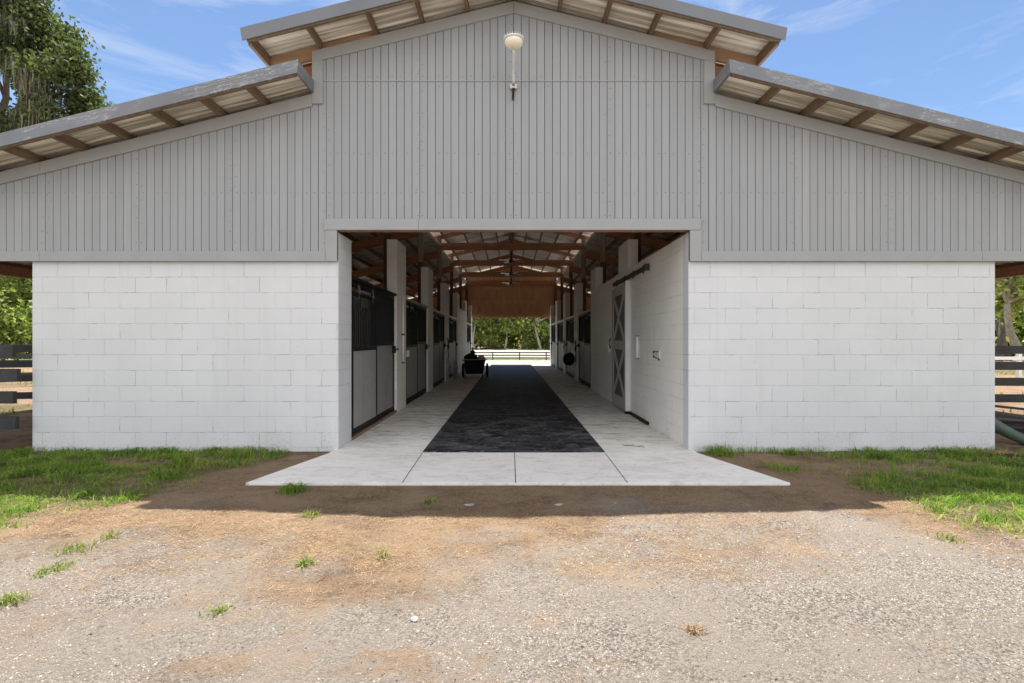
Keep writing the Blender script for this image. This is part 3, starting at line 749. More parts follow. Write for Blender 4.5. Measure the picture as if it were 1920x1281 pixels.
# ------------------------------------------------------------------ small things on the walls
def gable_lamp():
    e = empty('wall_lamp', (0.0, -0.03, 4.72), 'cream domed lamp on a grey arm high on the grey gable', 'lamp')
    mb = MB()
    hy, hz = -0.42, 0.33
    mb.lathe([(0.004, -0.078), (0.035, -0.076), (0.065, -0.066), (0.092, -0.045), (0.108, -0.018), (0.112, 0.008), (0.10, 0.03)], 28, (0, hy, hz))
    mb.build('lens', M['lens'], e, True)
    mb = MB(); mb.lathe([(0.100, 0.022), (0.122, 0.018), (0.124, 0.036), (0.105, 0.045), (0.075, 0.058), (0.05, 0.066), (0.0, 0.07)], 28, (0, hy, hz)); 
    cap = mb.build('lamp_cap', M['lampgrey'], e, True)
    mb = MB()
    for q in range(22):
        a = 2*math.pi*q/22; mb.box(-0.002+0.118*math.cos(a), 0.002+0.118*math.cos(a), hy+0.118*math.sin(a)-.003, hy+0.118*math.sin(a)+.003, hz+0.03, hz+0.065)
    mb.build('cap_fins', M['lampgrey'], cap)
    mb = MB(); mb.tube([(0, -0.025, 0.03), (0, -0.06, 0.06), (0, -0.16, 0.14), (0, -0.36, 0.24), (0, hy+0.03, hz-0.07)], 0.0185, 10); mb.build('lamp_arm', M['lampgrey'], e, True)
    mb = MB(); mb.box(-0.045, -0.018, -0.05, -0.001, -0.035, 0.02); mb.box(0.018, 0.045, -0.05, -0.001, -0.035, 0.02); mb.box(-0.0175, 0.0175, -0.04, -0.001, -0.025, 0.0); mb.build('clamp', M['rail'], e)
    mb = MB(); mb.tube([(0.0, -0.03, -0.028), (-0.006, -0.03, -0.16)], 0.014, 10); mb.tube([(-0.006, -0.03, -0.16), (-0.012, -0.03, -0.185)], 0.012, 8, 0.004); mb.build('conduit_end', M['black'], e)
gable_lamp()

e = empty('pipe_sleeve', (2.265, 2.46, 1.10), 'short white plastic tube fixed upright on the right aisle wall', 'plastic tube')
mb = MB(); mb.tube([(0, 0, 0), (0, 0, 0.40)], 0.027, 14); mb.build('tube', M['pvc'], e, True)
mb = MB(); mb.box(-0.03, 0.026, -0.03, 0.03, 0.401, 0.412); mb.box(-0.03, 0.026, -0.03, 0.03, -0.012, -0.001); mb.build('tube_clip', M['nail'], e)
e = empty('pipe_sleeve', (-2.26, 3.70, 0.98), 'long white plastic pipe fixed upright on the first left pier', 'plastic tube')
mb = MB(); mb.tube([(0, 0, 0), (0, 0, 1.36)], 0.02, 12); mb.build('tube', M['pvc'], e, True)
mb = MB(); mb.box(-0.03, 0.03, -0.028, 0.028, 0.55, 0.585); mb.box(-0.03, 0.03, -0.03, 0.03, -0.03, -0.002); mb.build('tube_clip', M['nail'], e)
e = empty('tie_ring', (2.285, 1.22, 1.20), 'black chain hanging from a white plate near the front of the right aisle wall', 'tie ring')
mb = MB(); mb.box(-0.01, 0.002, -0.035, 0.035, -0.06, 0.075); mb.build('wall_plate', M['white'], e)
mb = MB(); mb.tube([(-0.012, 0.02, 0.055), (-0.05, 0.10, 0.05), (-0.05, 0.17, 0.02), (-0.045, 0.15, -0.03), (-0.03, 0.08, -0.055), (-0.012, 0.02, -0.05)], 0.008, 6)
for q in ((-0.05, 0.14, 0.045), (-0.045, 0.15, -0.03), (-0.012, 0.0, -0.07)): mb.tube([(q[0], q[1], q[2]-.016), (q[0], q[1], q[2]+.016)], 0.015, 8)
mb.build('chain', M['nail'], e)
e = empty('wall_bracket', (2.27, 4.95, 1.22), 'small white latch box beside the cross-braced door', 'bracket')
mb = MB(); mb.box(-0.04, 0.012, -0.03, 0.03, -0.06, 0.08); mb.box(-0.07, -0.041, -0.15, 0.02, 0.05, 0.075); mb.build('latch_box', M['white'], e)
e = empty('wall_bracket', (-2.27, 4.19, 1.14), 'grey latch bracket at the near post of the second left stall', 'bracket')
mb = MB(); mb.box(-0.01, 0.05, -0.10, -0.02, -0.07, 0.07); mb.box(0.0, 0.03, -0.019, 0.06, -0.02, 0.03); mb.build('latch_box', M['rail'], e)

# ceiling fans down the aisle
def fan(y, lab):
    e = empty('ceiling_fan', (0, y, 4.52), lab, 'ceiling fan', 'ceiling fans over the aisle')
    mb = MB(); mb.tube([(0,0,0.05), (0,0,1.32)], 0.015, 8); mb.build('down_rod', M['black'], e)
    mb = MB(); mb.lathe([(0.001,-0.06),(0.09,-0.05),(0.11,0.0),(0.08,0.05),(0.001,0.06)], 16); mb.build('motor', M['black'], e, True)
    for q in range(4):
        a = q*math.pi/2+0.5; mb = MB(); d = Vector((math.cos(a), math.sin(a), 0)); n_ = Vector((-d.y, d.x, 0.18))
        mb.add([tuple(d*0.12+n_*0.05), tuple(d*0.55+n_*0.07), tuple(d*0.55-n_*0.07), tuple(d*0.12-n_*0.05)] , [(0,1,2,3)])
        b = mb.build('blade', M['white'], e); so_ = b.modifiers.new('s', 'SOLIDIFY'); so_.thickness = 0.008
fan(12.6, 'nearest ceiling fan with pale blades under the aisle ridge')
fan(16.3, 'middle ceiling fan with pale blades under the aisle ridge')
fan(20.0, 'farthest ceiling fan before the brown end gable')

# ------------------------------------------------------------------ things in the aisle
def wheel(parent, loc, r, w_):
    o = empty('wheel', loc); o.parent = parent
    mb = MB()
    n = 24; k = 10; vs = []; fs = []
    for i in range(n):
        for j in range(k):
            a = 2*math.pi*i/n; b = 2*math.pi*j/k
            rr = r-w_/2+w_/2*math.cos(b); vs.append((w_/2*math.sin(b), rr*math.cos(a), rr*math.sin(a)))
    for i in range(n):
        for j in range(k): fs.append((i*k+j, ((i+1)%n)*k+j, ((i+1)%n)*k+(j+1)%k, i*k+(j+1)%k))
    mb.add(vs, fs); mb.build('tyre', M['black'], o, True)
    mb = MB(); mb.tube([(-0.02,0,0),(0.02,0,0)], r-w_*0.8, 20); mb.build('rim', M['rail'], o)
cart = empty('utility_cart', (-1.42, 12.3, 0), 'black two-wheeled muck cart parked against the left side of the aisle', 'cart')
mb = MB()
b0 = [(-0.30,-0.40,0.16),(0.32,-0.40,0.16),(0.32,0.40,0.16),(-0.30,0.40,0.16)]; b1 = [(-0.36,-0.50,0.66),(0.40,-0.50,0.66),(0.40,0.50,0.66),(-0.36,0.50,0.66)]
mb.add(b0+b1, [(0,3,2,1),(0,1,5,4),(1,2,6,5),(2,3,7,6),(3,0,4,7)]); tb = mb.build('tub', M['black'], cart); sl = tb.modifiers.new('s','SOLIDIFY'); sl.thickness = 0.02
mb = MB(); mb.tube([(-0.38,-0.52,0.67),(0.42,-0.52,0.67),(0.42,0.52,0.67),(-0.38,0.52,0.67),(-0.38,-0.52,0.67)], 0.018, 8); mb.build('tub_rim', M['black'], cart)
for sx in (-0.44, 0.48): wheel(cart, (sx, 0.15, 0.27), 0.27, 0.09)
mb = MB(); mb.tube([(0.40,-0.5,0.62),(0.49,-0.53,0.72),(0.49,-0.92,0.72),(-0.40,-0.92,0.72),(-0.40,-0.53,0.72),(-0.34,-0.5,0.62)], 0.014, 8); mb.build('handle', M['rail'], cart)
for sx in (-0.3, 0.34):
    mb = MB(); mb.tube([(sx,-0.42,0.20),(sx,-0.55,0.0)], 0.013, 8); mb.build('leg', M['black'], cart)
def lump(name, loc, sx, sy, sz, mat, lab, cat, seed=1, amp=0.14, grp=None):
    me = MB(); n, k = 20, 14
    vs = []; r_ = random.Random(seed); ph = [r_.uniform(0, 6) for _ in range(6)]
    for i in range(k+1):
        th = math.pi*i/k
        for j in range(n):
            a = 2*math.pi*j/n
            q = 1+amp*(math.sin(3*a+ph[0]+2*th)+0.7*math.sin(5*th+ph[1]+a)+0.5*math.sin(7*a+ph[2])*math.sin(4*th+ph[3]))*0.5
            vs.append((sx*q*math.sin(th)*math.cos(a), sy*q*math.sin(th)*math.sin(a), sz*q*math.cos(th)))
    fs = [(i*n+j, (i+1)*n+j, (i+1)*n+(j+1)%n, i*n+(j+1)%n) for i in range(k) for j in range(n)]
    me.add(vs, fs); o = me.build(name, mat, None, True); o.location = loc
    return tag(o, lab, cat, grp)
lump('feed_bag', (-1.55, 12.35, 0.76), 0.26, 0.30, 0.16, M['black'], 'slumped black bag lying in the muck cart', 'bag', 3)
lump('folded_towel', (-1.17, 12.4, 0.74), 0.16, 0.24, 0.09, M['taupe'], 'crumpled pale towel on the right end of the muck cart', 'towel', 5)
mb = MB(); mb.tube([(0,0,0),(0.05,0.02,0.15),(0.02,0.0,0.30)], [0.07,0.10,0.06], 10)
o = mb.build('riding_boot', M['black'], None, True); o.location = (-1.50, 12.0, 0.84); tag(o, 'black boot standing upright on the bag in the muck cart', 'boot')
# coiled hose leaning on the wall left of the cart
mb = MB(); pts = [(0.05*math.sin(q*0.6), 0.33*math.cos(q*0.42), 0.36+0.33*math.sin(q*0.42)) for q in range(48)]
mb.tube(pts, 0.02, 6); o = mb.build('coiled_hose', M['rail'], None, True); o.location = (-2.12, 11.95, 0); tag(o, 'pale coiled hose leaning on the stall behind the muck cart', 'hose')
# hay bag and halters
hb = empty('hay_bag', (2.10, 11.35, 0.74), 'round black hay bag hanging on the right side of the aisle', 'hay bag')
b = lump('bag', (0, 0, 0), 0.22, 0.20, 0.23, M['black'], None, None, 8, 0.08); b.parent = hb
mb = MB(); mb.tube([(0,0,0.2),(0.08,0,0.45),(0.17,0,0.62)], 0.01, 6); mb.build('strap', M['black'], hb)
def halter(loc, lab):
    e = empty('halter', loc, lab, 'halter', 'halters hanging on the piers')
    mb = MB(); mb.tube([(0,0,0),(0.03,0.10,-0.12),(0.02,0.12,-0.30),(0.02,0.0,-0.40),(0.02,-0.12,-0.28),(0.03,-0.09,-0.10),(0,0,0)], 0.016, 6); mb.tube([(0.03,-0.11,-0.2),(0.05,0.0,-0.24),(0.03,0.11,-0.2)], 0.014, 6)
    mb.build('head_strap', M['black'], e)
    mb = MB(); mb.tube([(0.02,0.0,-0.40),(0.03,0.03,-0.60),(0.02,-0.05,-0.78),(0.03,0.02,-0.62)], 0.014, 6); mb.build('lead_rope', M['black'], e)
halter((-2.27, 10.9, 1.50), 'black halter with lead rope hanging on the third left pier')
halter((2.25, 10.9, 1.45), 'black halter with lead rope hanging on the pier behind the hay bag')
halter((2.25, 14.6, 1.45), 'black halter hanging on the right pier nearer the far end')

# ------------------------------------------------------------------ fences
def fence(name_lab, pts, tops, bh, post_h, grp=None, skip_last=False, ends=None, board_t=0.03, mat=None):
    """pts: list of (x,y) post positions; a row of posts with horizontal boards"""
    mat = mat or M['fence']
    x0, y0 = pts[0]; e = empty('board_fence', (x0, y0, 0), name_lab, 'fence', grp)
    for (x, y) in pts:
        g = float(gz(x, y)); mb = MB(); mb.box(x-x0-0.06, x-x0+0.06, y-y0-0.06, y-y0+0.06, g-0.2, g+post_h); mb.build('post', mat, e)
    for ti, tz in enumerate(tops):
        for (xa, ya_), (xb, yb_) in zip(pts[:-1], pts[1:]):
            ga, gb = float(gz(xa, ya_))+0.03, float(gz(xb, yb_))+0.03
            d = Vector((xb-xa, yb_-ya_, 0)).normalized(); nrm = Vector((d.y, -d.x, 0))*(0.06+board_t/2+0.002)
            if nrm.y > 0: nrm = -nrm
            jit = random.uniform(-.008, .008)
            ea = eb = 0
            if ends and (xb, yb_) == pts[-1]: eb = ends[ti]
            A = Vector((xa-x0, ya_-y0, ga+tz-bh/2+jit))+nrm; B = Vector((xb-x0, yb_-y0, gb+tz-bh/2+random.uniform(-.008, .008)))+nrm+d*eb
            mb = MB(); mb.bar(A+d*0.002, B-d*0.002, board_t, bh); mb.build('rail', mat, e)
    return e
fence('near black board fence at the left front corner of the barn', [(-11.6, -0.05), (-9.2, -0.05), (-6.95, -0.05)], [1.38, 1.07, 0.78, 0.46], 0.155, 1.42, ends=[0.56, 0.62, 0.57, 0.60], board_t=0.05)
fence('black board fence running back behind the left corner of the barn', [(-13.5, 2.4), (-11.2, 3.2), (-9.0, 4.0), (-6.9, 4.8)], [1.32, 1.02, 0.72, 0.36], 0.14, 1.4)
fence('black board fence beyond the sandy strip left of the barn', [(-22.0, 7.6), (-19.5, 8.2), (-17.0, 8.8), (-14.5, 9.4), (-12.0, 10.0)], [1.3, 1.0, 0.7, 0.4], 0.14, 1.4)
fence('black board fence past the right corner of the barn', [(7.9, 2.8), (10.3, 2.75), (12.7, 2.7)], [1.32, 1.02, 0.73, 0.42], 0.15, 1.42, board_t=0.04)
fence('low white rail fence far behind the black fence on the right', [(16.5, 12), (19.5, 12.3), (22.5, 12.6)], [1.15, 0.8], 0.12, 1.2, mat=M['white'])
fence('dark board fence across the far end of the barn aisle', [(-20.4, 49), (-17.35, 49), (-14.3, 49), (-11.25, 49), (-8.2, 49), (-5.1, 49), (-2.05, 49), (1.0, 49), (4.05, 49), (7.1, 49), (10.15, 49), (13.2, 49)],
      [1.05, 0.76, 0.46, 0.17], 0.15, 1.12)

# pile of fallen boards and a drain pipe at the right corner
bp = empty('board_pile', (7.9, 1.6, 0), 'black boards and sheeting heaped on the dirt below the right fence', 'board pile')
for (p_, q_) in (((-0.6,0,0.12),(1.9,-0.3,0.05)), ((-0.5,0.2,0.40),(1.8,-0.15,0.16)), ((-0.4,0.3,0.52),(2.0,0.1,0.30)), ((-0.6,-0.2,0.26),(1.6,-0.5,0.08)), ((-0.3,-0.3,0.08),(1.9,-0.75,0.04))):
    mb = MB(); mb.bar(p_, q_, 0.16, 0.035); mb.build('board', M['fence'], bp)
e = empty('drain_pipe', (6.72, 0.55, 0), 'dark green corrugated drain pipe slanting to the ground at the right wall end', 'pipe')
mb = MB(); n_ = 26; pts = []; rr = []
for q in range(n_):
    u = q/(n_-1); pts.append((-0.18+0.56*u, 0.15-0.35*u, 0.50-0.47*u-0.04*math.sin(u*3.1))); rr.append((0.095-0.03*u)+(0.004 if q % 2 else 0))
mb.tube(pts, rr, 14); mb.build('pipe_run', M['pipe'], e, True)

# ------------------------------------------------------------------ vegetation
M['leaf_oak'] = mat_leaf('oak leaves', (0.035, 0.055, 0.022), (0.125, 0.155, 0.06), 0.32)
M['leaf_far'] = mat_leaf('woodland leaves', (0.06, 0.10, 0.03), (0.33, 0.39, 0.13), 0.45)
M['leaf_bright'] = mat_leaf('bright leaves', (0.13, 0.19, 0.05), (0.55, 0.58, 0.22), 0.5)
M['moss'] = mat_leaf('hanging moss', (0.12, 0.11, 0.09), (0.25, 0.24, 0.19), 0.3, 0.9)
M['grass'] = mat_leaf('grass blades', (0.045, 0.12, 0.018), (0.24, 0.36, 0.06), 0.42)
M['straw'] = mat_leaf('dry straw', (0.13, 0.08, 0.045), (0.52, 0.37, 0.22), 0.15, 0.8)
M['weed'] = mat_leaf('yellow green weed', (0.10, 0.145, 0.035), (0.32, 0.35, 0.11), 0.35)

_m = M['grass']; _t = _m.node_tree; _b = _t.nodes['Principled BSDF']; _src = _b.inputs['Base Color'].links[0].from_socket
_g = _t.nodes.new('ShaderNodeNewGeometry'); _n = _t.nodes.new('ShaderNodeTexNoise'); _n.inputs['Scale'].default_value = 3.2; _n.inputs['Detail'].default_value = 5; _t.links.new(_g.outputs['Position'], _n.inputs[0])
_r = _t.nodes.new('ShaderNodeValToRGB'); _r.color_ramp.elements[0].position = 0.42; _r.color_ramp.elements[1].position = 0.68; _t.links.new(_n.outputs[0], _r.inputs[0])
_x = _t.nodes.new('ShaderNodeMixRGB'); _x.inputs['Color2'].default_value = (0.34, 0.38, 0.09, 1); _t.links.new(_r.outputs[0], _x.inputs[0]); _t.links.new(_src, _x.inputs[1]); _t.links.new(_x.outputs[0], _b.inputs['Base Color'])
def quads_at(P, size, rg, stretch=1.6, up=0.3):
    """leaf quads (rhombs) at points P"""
    n = len(P)
    a = rg.normal(size=(n,3)); a /= np.linalg.norm(a, axis=1)[:,None]
    b = rg.normal(size=(n,3)); b[:,2] += up; b -= (b*a).sum(1)[:,None]*a; b /= np.linalg.norm(b, axis=1)[:,None]
    s = (size*rg.uniform(0.6, 1.35, n))[:,None]
    v = np.stack([P-a*s*stretch*0.5, P-b*s*0.5, P+a*s*stretch*0.5, P+b*s*0.5], 1)
    return v.reshape(-1,3), np.arange(n*4).reshape(-1,4)
def limb(mb, p, q, r0, r1, sag=0.0, n=5, rd=random, k=7):
    p = Vector(p); q = Vector(q); L_ = (q-p).length; pts = []
    j1 = Vector((rd.uniform(-1,1), rd.uniform(-1,1), rd.uniform(-.6,.6)))*L_*0.10
    for i in range(n+1):
        u = i/n; pts.append(p.lerp(q, u) + j1*math.sin(math.pi*u) + Vector((0,0,-sag*math.sin(math.pi*u))))
    mb.tube(pts, r0, k, r1)
    return pts
def tree(name, loc, h, clumps, leaf, leaf_n, leaf_s, label, cat='tree', group=None, bark='bark', seed=0, trunk_r=0.25, moss=0, fork=0.35, lean=(0,0)):
    rd = random.Random(seed); rg = np.random.default_rng(seed)
    e = empty(name, loc, label, cat, group)
    mb = MB(); top = Vector((lean[0], lean[1], h*fork))
    limb(mb, (0,0,-0.3), top, trunk_r, trunk_r*0.7, rd=rd, k=10)
    P = []; tips = []
    for (cx, cy, cz, cr) in clumps:
        c_ = Vector((cx, cy, cz))
        pts = limb(mb, top, c_, trunk_r*0.45, 0.03, sag=0.0, rd=rd)
        for q in range(5):
            d = Vector((rd.gauss(0,1), rd.gauss(0,1), rd.gauss(0,0.6))).normalized()*cr*0.8
            limb(mb, pts[3+q % 3], c_+d, trunk_r*0.16, 0.012, n=3, rd=rd, k=5); tips.append(c_+d)
        m = int(leaf_n*cr**2)
        # leaves in sub-clusters, hollow between
        ns = max(6, int(10*cr))
        d = rg.normal(size=(ns,3)); d /= np.linalg.norm(d,axis=1)[:,None]; rad = cr*rg.uniform(0.35,1.0,ns)**0.6
        sub = np.array([cx,cy,cz])+d*rad[:,None]*np.array([1,1,0.75])
        idx = rg.integers(0, ns, m)
        P.append(sub[idx]+rg.normal(size=(m,3))*cr*0.20)
    mb.build('trunk', M[bark], e, True)
    P = np.concatenate(P); v, q = quads_at(P, leaf_s, rg)
    np_mesh('crown', v, q, M[leaf], e)
    if moss:
        vs = []; ids = rg.choice(np.where(P[:,0]+0.45*P[:,2] < 12.9)[0], moss)
        for i in ids:
            p_ = P[i]; ln = rg.uniform(0.5, 2.0); n_ = 4; wd = rg.uniform(0.02, 0.05)
            # a beard: several thin wavy strands
            for s_ in range(5):
                ox, oy = rg.normal(size=2)*0.10; l2 = ln*rg.uniform(0.4, 1); an = rg.uniform(0, 3.14); dx, dy = math.cos(an)*wd, math.sin(an)*wd
                prev = None
                for k_ in range(n_):
                    u0, u1 = k_/n_, (k_+1)/n_; w0, w1 = 1-u0*0.75, 1-u1*0.85
                    a0 = np.array([p_[0]+ox+0.03*math.sin(5*u0+ox*40), p_[1]+oy, p_[2]-l2*u0]); a1 = np.array([p_[0]+ox+0.03*math.sin(5*u1+ox*40), p_[1]+oy, p_[2]-l2*u1])
                    D = np.array([dx, dy, 0])
                    vs += [a0-D*w0, a0+D*w0, a1+D*w1, a1-D*w1]
        vs = np.array(vs); np_mesh('hanging_moss', vs, np.arange(len(vs)).reshape(-1,4), M['moss'], e)
    return e
# big live oak upper left: trunk off to the left, limbs reach right; draped with moss
cl = [(3.6,0.2,10.9,1.3),(2.8,0.8,7.6,1.5),(1.6,0.3,9.8,1.3),(4.6,-0.6,16.6,1.5),(5.6,0.4,14.6,1.7),(7.0,-0.3,13.0,1.5),(8.2,0.5,11.6,1.15),(6.6,0.2,11.0,1.5),(7.6,0.8,9.7,1.2),
      (3.4,0.6,15.6,1.3),(2.6,-0.5,17.6,1.6),(4.6,0.5,18.8,1.6),(3.4,0.9,9.2,1.3),(2.2,-0.7,8.2,1.5),(6.3,1.0,8.4,1.4),(4.6,0.2,7.6,1.4),(1.2,0.5,11.6,1.4),(0.2,-1.0,14.6,1.8),(-2.5,0.5,13.0,2.2),(-3,1,9,2.2),(-1,0,17.5,2.0),(0.8,2.2,19.5,1.8)]
tree('oak_tree', (-27.0, 15.5, 0), 18, cl, 'leaf_oak', 1900, 0.115, 'tall live oak hung with grey moss rising over the left roof', seed=11, trunk_r=0.62, moss=2100, fork=0.42, lean=(1.0,0))
# trees behind the left gap
def simple_clumps(h, r, n, seed, low=0.25):
    rd = random.Random(seed); o = []
    for i in range(n):
        z = h*(low+(0.95-low)*(i+0.5)/n); a = rd.uniform(0, 6.28); rr = r*(0.35+0.65*math.sin(math.pi*min(1, (z/h)*0.95+0.1)))*rd.uniform(0.3, 0.9)
        o.append((rr*math.cos(a), rr*math.sin(a), z, r*rd.uniform(0.35, 0.55)))
    return o
tree('broadleaf_tree', (-31.5, 21.5, 0), 11, simple_clumps(11, 3.6, 13, 5, 0.12), 'leaf_far', 700, 0.17, 'leafy tree with a leaning grey trunk seen through the gap left of the barn', seed=5, trunk_r=0.2, bark='barkpale', fork=0.4, lean=(1.6, -1))
tree('broadleaf_tree', (-38, 27, 0), 12, simple_clumps(12, 4.5, 14, 6, 0.08), 'leaf_bright', 500, 0.22, 'bright green tree farther back in the gap left of the barn', seed=6, trunk_r=0.25, fork=0.35)
tree('broadleaf_tree', (-34.0, 31, 0), 12, simple_clumps(12, 4.5, 14, 16, 0.08), 'leaf_far', 500, 0.22, 'dark tree hard against the left wall end in the gap', seed=36, trunk_r=0.25, fork=0.35)
# right gap
tree('broadleaf_tree', (31.0, 22, 0), 12, simple_clumps(12, 4.0, 12, 8, 0.30), 'leaf_bright', 600, 0.19, 'bright leafed tree with an arching grey limb right of the barn', seed=8, trunk_r=0.22, bark='barkpale', fork=0.3, lean=(-2.0, 0))
for k, (x_, y_) in enumerate(((33.5, 27), (36.3, 29), (39.5, 31))):
    tree('pine_tree', (x_, y_, 0), 12.5, simple_clumps(12.5, 3.2, 9, 30+k, 0.45), 'leaf_far', 500, 0.2, ['straight dark trunk nearest the right wall end in the woodland', 'middle straight trunk in the woodland right of the barn', 'straight trunk at the right edge of the photo in the woodland'][k], cat='tree', seed=20+k, trunk_r=0.22, fork=0.75)
# woodland edge seen through the aisle
labs = ['slim pale trunk at the left edge of the view through the aisle', 'tree left of centre beyond the far fence', 'pale trunked tree at the middle of the view through the aisle',
        'thin tree right of the middle beyond the far fence', 'forked white trunked tree near the right of the view through the aisle', 'tree at the right edge of the view through the aisle']
for k, (x_, y_, bk, ln) in enumerate(((-7.9, 97, 'barkpale', 0.3), (-4.9, 101, 'bark', -0.4), (-1.3, 97, 'barkpale', 0.1), (2.6, 99, 'bark', 0.3), (6.4, 95, 'barkpale', -1.4), (9.4, 100, 'bark', 0.2))):
    tree('woodland_tree', (x_, y_, -0.53), 14, simple_clumps(14, 3.4, 12, 50+k, 0.30), ['leaf_far', 'leaf_bright'][k % 2], 170, 0.42, labs[k], group='trees beyond the far fence', bark=bk, seed=60+k, trunk_r=0.26, fork=0.38, lean=(ln, 0))
def wood_mass(name, x0, x1, y0, y1, z0, h, n, size, mats, label, seed):
    rg = np.random.default_rng(seed)
    nc = int(abs(x1-x0)*1.5)+30
    cx = rg.uniform(x0, x1, nc); cy = rg.uniform(y0, y1, nc); u = (cy-y0)/(y1-y0); cz = z0+rg.uniform(0, 1, nc)*h*(0.35+0.65*u)
    idx = rg.integers(0, nc, n); P = np.stack([cx, cy, cz], 1)[idx]+rg.normal(size=(n,3))*np.array([1.1, 1.0, 1.0])
    P[:,2] = np.maximum(P[:,2], z0+0.05)
    v, q = quads_at(P, size, rg); mi = (idx % len(mats))
    o = np_mesh(name, v, q, [M[m] for m in mats], midx=mi); return tag(o, label, 'woodland', kind='stuff')
wood_mass('woodland', -26, 26, 99, 112, -0.53, 14, 120000, 0.42, ['leaf_far', 'leaf_bright', 'leaf_far', 'leaf_bright'], 'dense green woodland filling the view beyond the sand arena', 3)
# straw blown onto the apron is sparse
wood_mass('woodland', -62, -30, 33, 44, 0, 9, 42000, 0.32, ['leaf_far', 'leaf_oak', 'leaf_bright'], 'thick woodland behind the left fences', 4)
wood_mass('woodland', 30, 66, 33, 44, 0, 9, 42000, 0.32, ['leaf_far', 'leaf_oak', 'leaf_bright'], 'thick woodland behind the right fences', 5)

# grass: bent blades
def blades(P, h, wd, mats, name, label, lean=0.6, parent=None, kind='stuff', cat='grass', rg=rng, midx=None):
    n = len(P); a = rg.uniform(0, 2*np.pi, n); D = np.stack([np.cos(a), np.sin(a), np.zeros(n)], 1)
    b = rg.uniform(0, 2*np.pi, n); Wv = np.stack([np.cos(b), np.sin(b), np.zeros(n)], 1)*(wd*rg.uniform(0.6, 1.3, n))[:,None]
    H = (h*rg.uniform(0.45, 1.25, n))[:,None]; ln = rg.uniform(0.1, lean*1.6, n)[:,None]
    Zv = np.array([[0,0,1.0]])
    p0 = P; p1 = P+Zv*H*0.55+D*H*ln*0.25; p2 = P+Zv*H*(0.95-0.25*ln)+D*H*ln*0.95
    v = np.stack([p0-Wv, p0+Wv, p1+Wv*0.8, p1-Wv*0.8, p2+Wv*0.1, p2-Wv*0.1], 1).reshape(-1,3)
    base = np.arange(n)[:,None]*6
    q = np.concatenate([base+np.array([[0,1,2,3]]), base+np.array([[3,2,4,5]])], 1).reshape(-1,4)
    o = np_mesh(name, v, q, mats, parent, midx=None if midx is None else np.repeat(midx, 2))
    if label: tag(o, label, cat, kind=kind)
    return o
def scatter(n, x0, x1, y0, y1, maskf, rg=rng):
    x = rg.uniform(x0, x1, n); y = rg.uniform(y0, y1, n); m = rg.uniform(0, 1, n) < maskf(x, y)
    x, y = x[m], y[m]; return np.stack([x, y, gz(x, y)-0.004], 1)
inner = lambda x, y: np.where((y < -0.015) & ~((y > -1.56) & (np.abs(x) < 2.9-0.0)), 1, 0)*np.clip(grass_mask(x, y)*1.2-0.1, 0, 1)*(0.10+0.90*np.clip((fbm(x*5, y*6, 3, 88)-0.42)*6, 0, 1))
P = np.concatenate([scatter(75000, -7.2, -2.4, -3.3, 0, inner), scatter(75000, 2.4, 7.2, -3.4, 0, inner)])
hh = 0.028+0.15*fbm(P[:,0]*4.5, P[:,1]*4.5, 3, 12)**1.6
blades(P, hh, 0.0025+0.0035*(rng.uniform(0, 1, len(P)) > 0.7), M['grass'], 'grass', 'short green grass growing in front of both white walls', 1.35)
P = scatter(2600, -6.3, 6.3, -0.10, -0.01, lambda x, y: np.where(np.abs(x) > 2.5, np.clip((fbm(x*2.5, y*0, 3, 61)-0.4)*4, 0, 1), 0))
blades(P, 0.10, 0.003, M['grass'], 'grass', 'thin line of taller weeds along the foot of the white walls', 0.7)
P = scatter(90000, -34, 34, 0.3, 57, lambda x, y: np.where(((np.abs(x) > 6.5) & (y < 24)) | ((y > 43) & (np.abs(x) < 14)), grass_mask(x, y), 0))
blades(P, 0.12, 0.012, M['weed'], 'grass', 'rough grass around the fences behind the barn', 0.9)

# straw and dead grass lying on the dirt
def straw(n, maskf, name, label, x0=-5, x1=5, y0=-4.6, y1=-0.0, ln=0.024, wd=0.0009, mat=None, rg=rng):
    P = scatter(n, x0, x1, y0, y1, maskf); n = len(P)
    a = rg.normal(0.3, 1.0, n); L_ = (ln*rg.uniform(0.25, 1.5, n)*np.clip(0.55+(P[:,1]+3.9)*0.45, 0.45, 1))[:,None]
    D = np.stack([np.cos(a), np.sin(a), rg.normal(0, 0.16, n)], 1)*L_; Wv = np.stack([-np.sin(a), np.cos(a), np.zeros(n)], 1)*wd
    bend = np.stack([-np.sin(a), np.cos(a), rg.uniform(0, 0.8, n)], 1)*L_*rg.normal(0, 0.25, n)[:,None]
    P[:,2] = np.where((np.abs(P[:,0]) < 2.6) & (P[:,1] > -1.5), np.where((np.abs(P[:,0]) < 1.17) & (P[:,1] > -0.17), 0.018, 0.004), P[:,2]+0.007)
    v = np.stack([P-D-Wv, P-D+Wv, P+bend+Wv, P+bend-Wv, P+D+Wv, P+D-Wv], 1).reshape(-1,3); base = np.arange(n)[:,None]*6
    q = np.concatenate([base+np.array([[0,1,2,3]]), base+np.array([[3,2,4,5]])], 1).reshape(-1,4)
    return tag(np_mesh(name, v, q, mat or M['straw']), label, 'straw', kind='stuff')
noslab = lambda x, y: ~((y > -1.5) & (np.abs(x) < 2.85))
straw(260000, lambda x, y: np.where(noslab(x, y), (0.05+0.95*dirt_mask(x, y))*(0.2+0.8*np.clip((y+3.9)/0.7, 0, 1))*(1-0.6*grass_mask(x, y))*np.clip((fbm(x*2.0, y*3, 4, 55)-0.38)*4, 0.08, 1), 0), 'straw', 'dry straw and dead grass strewn over the dirt in front of the apron')
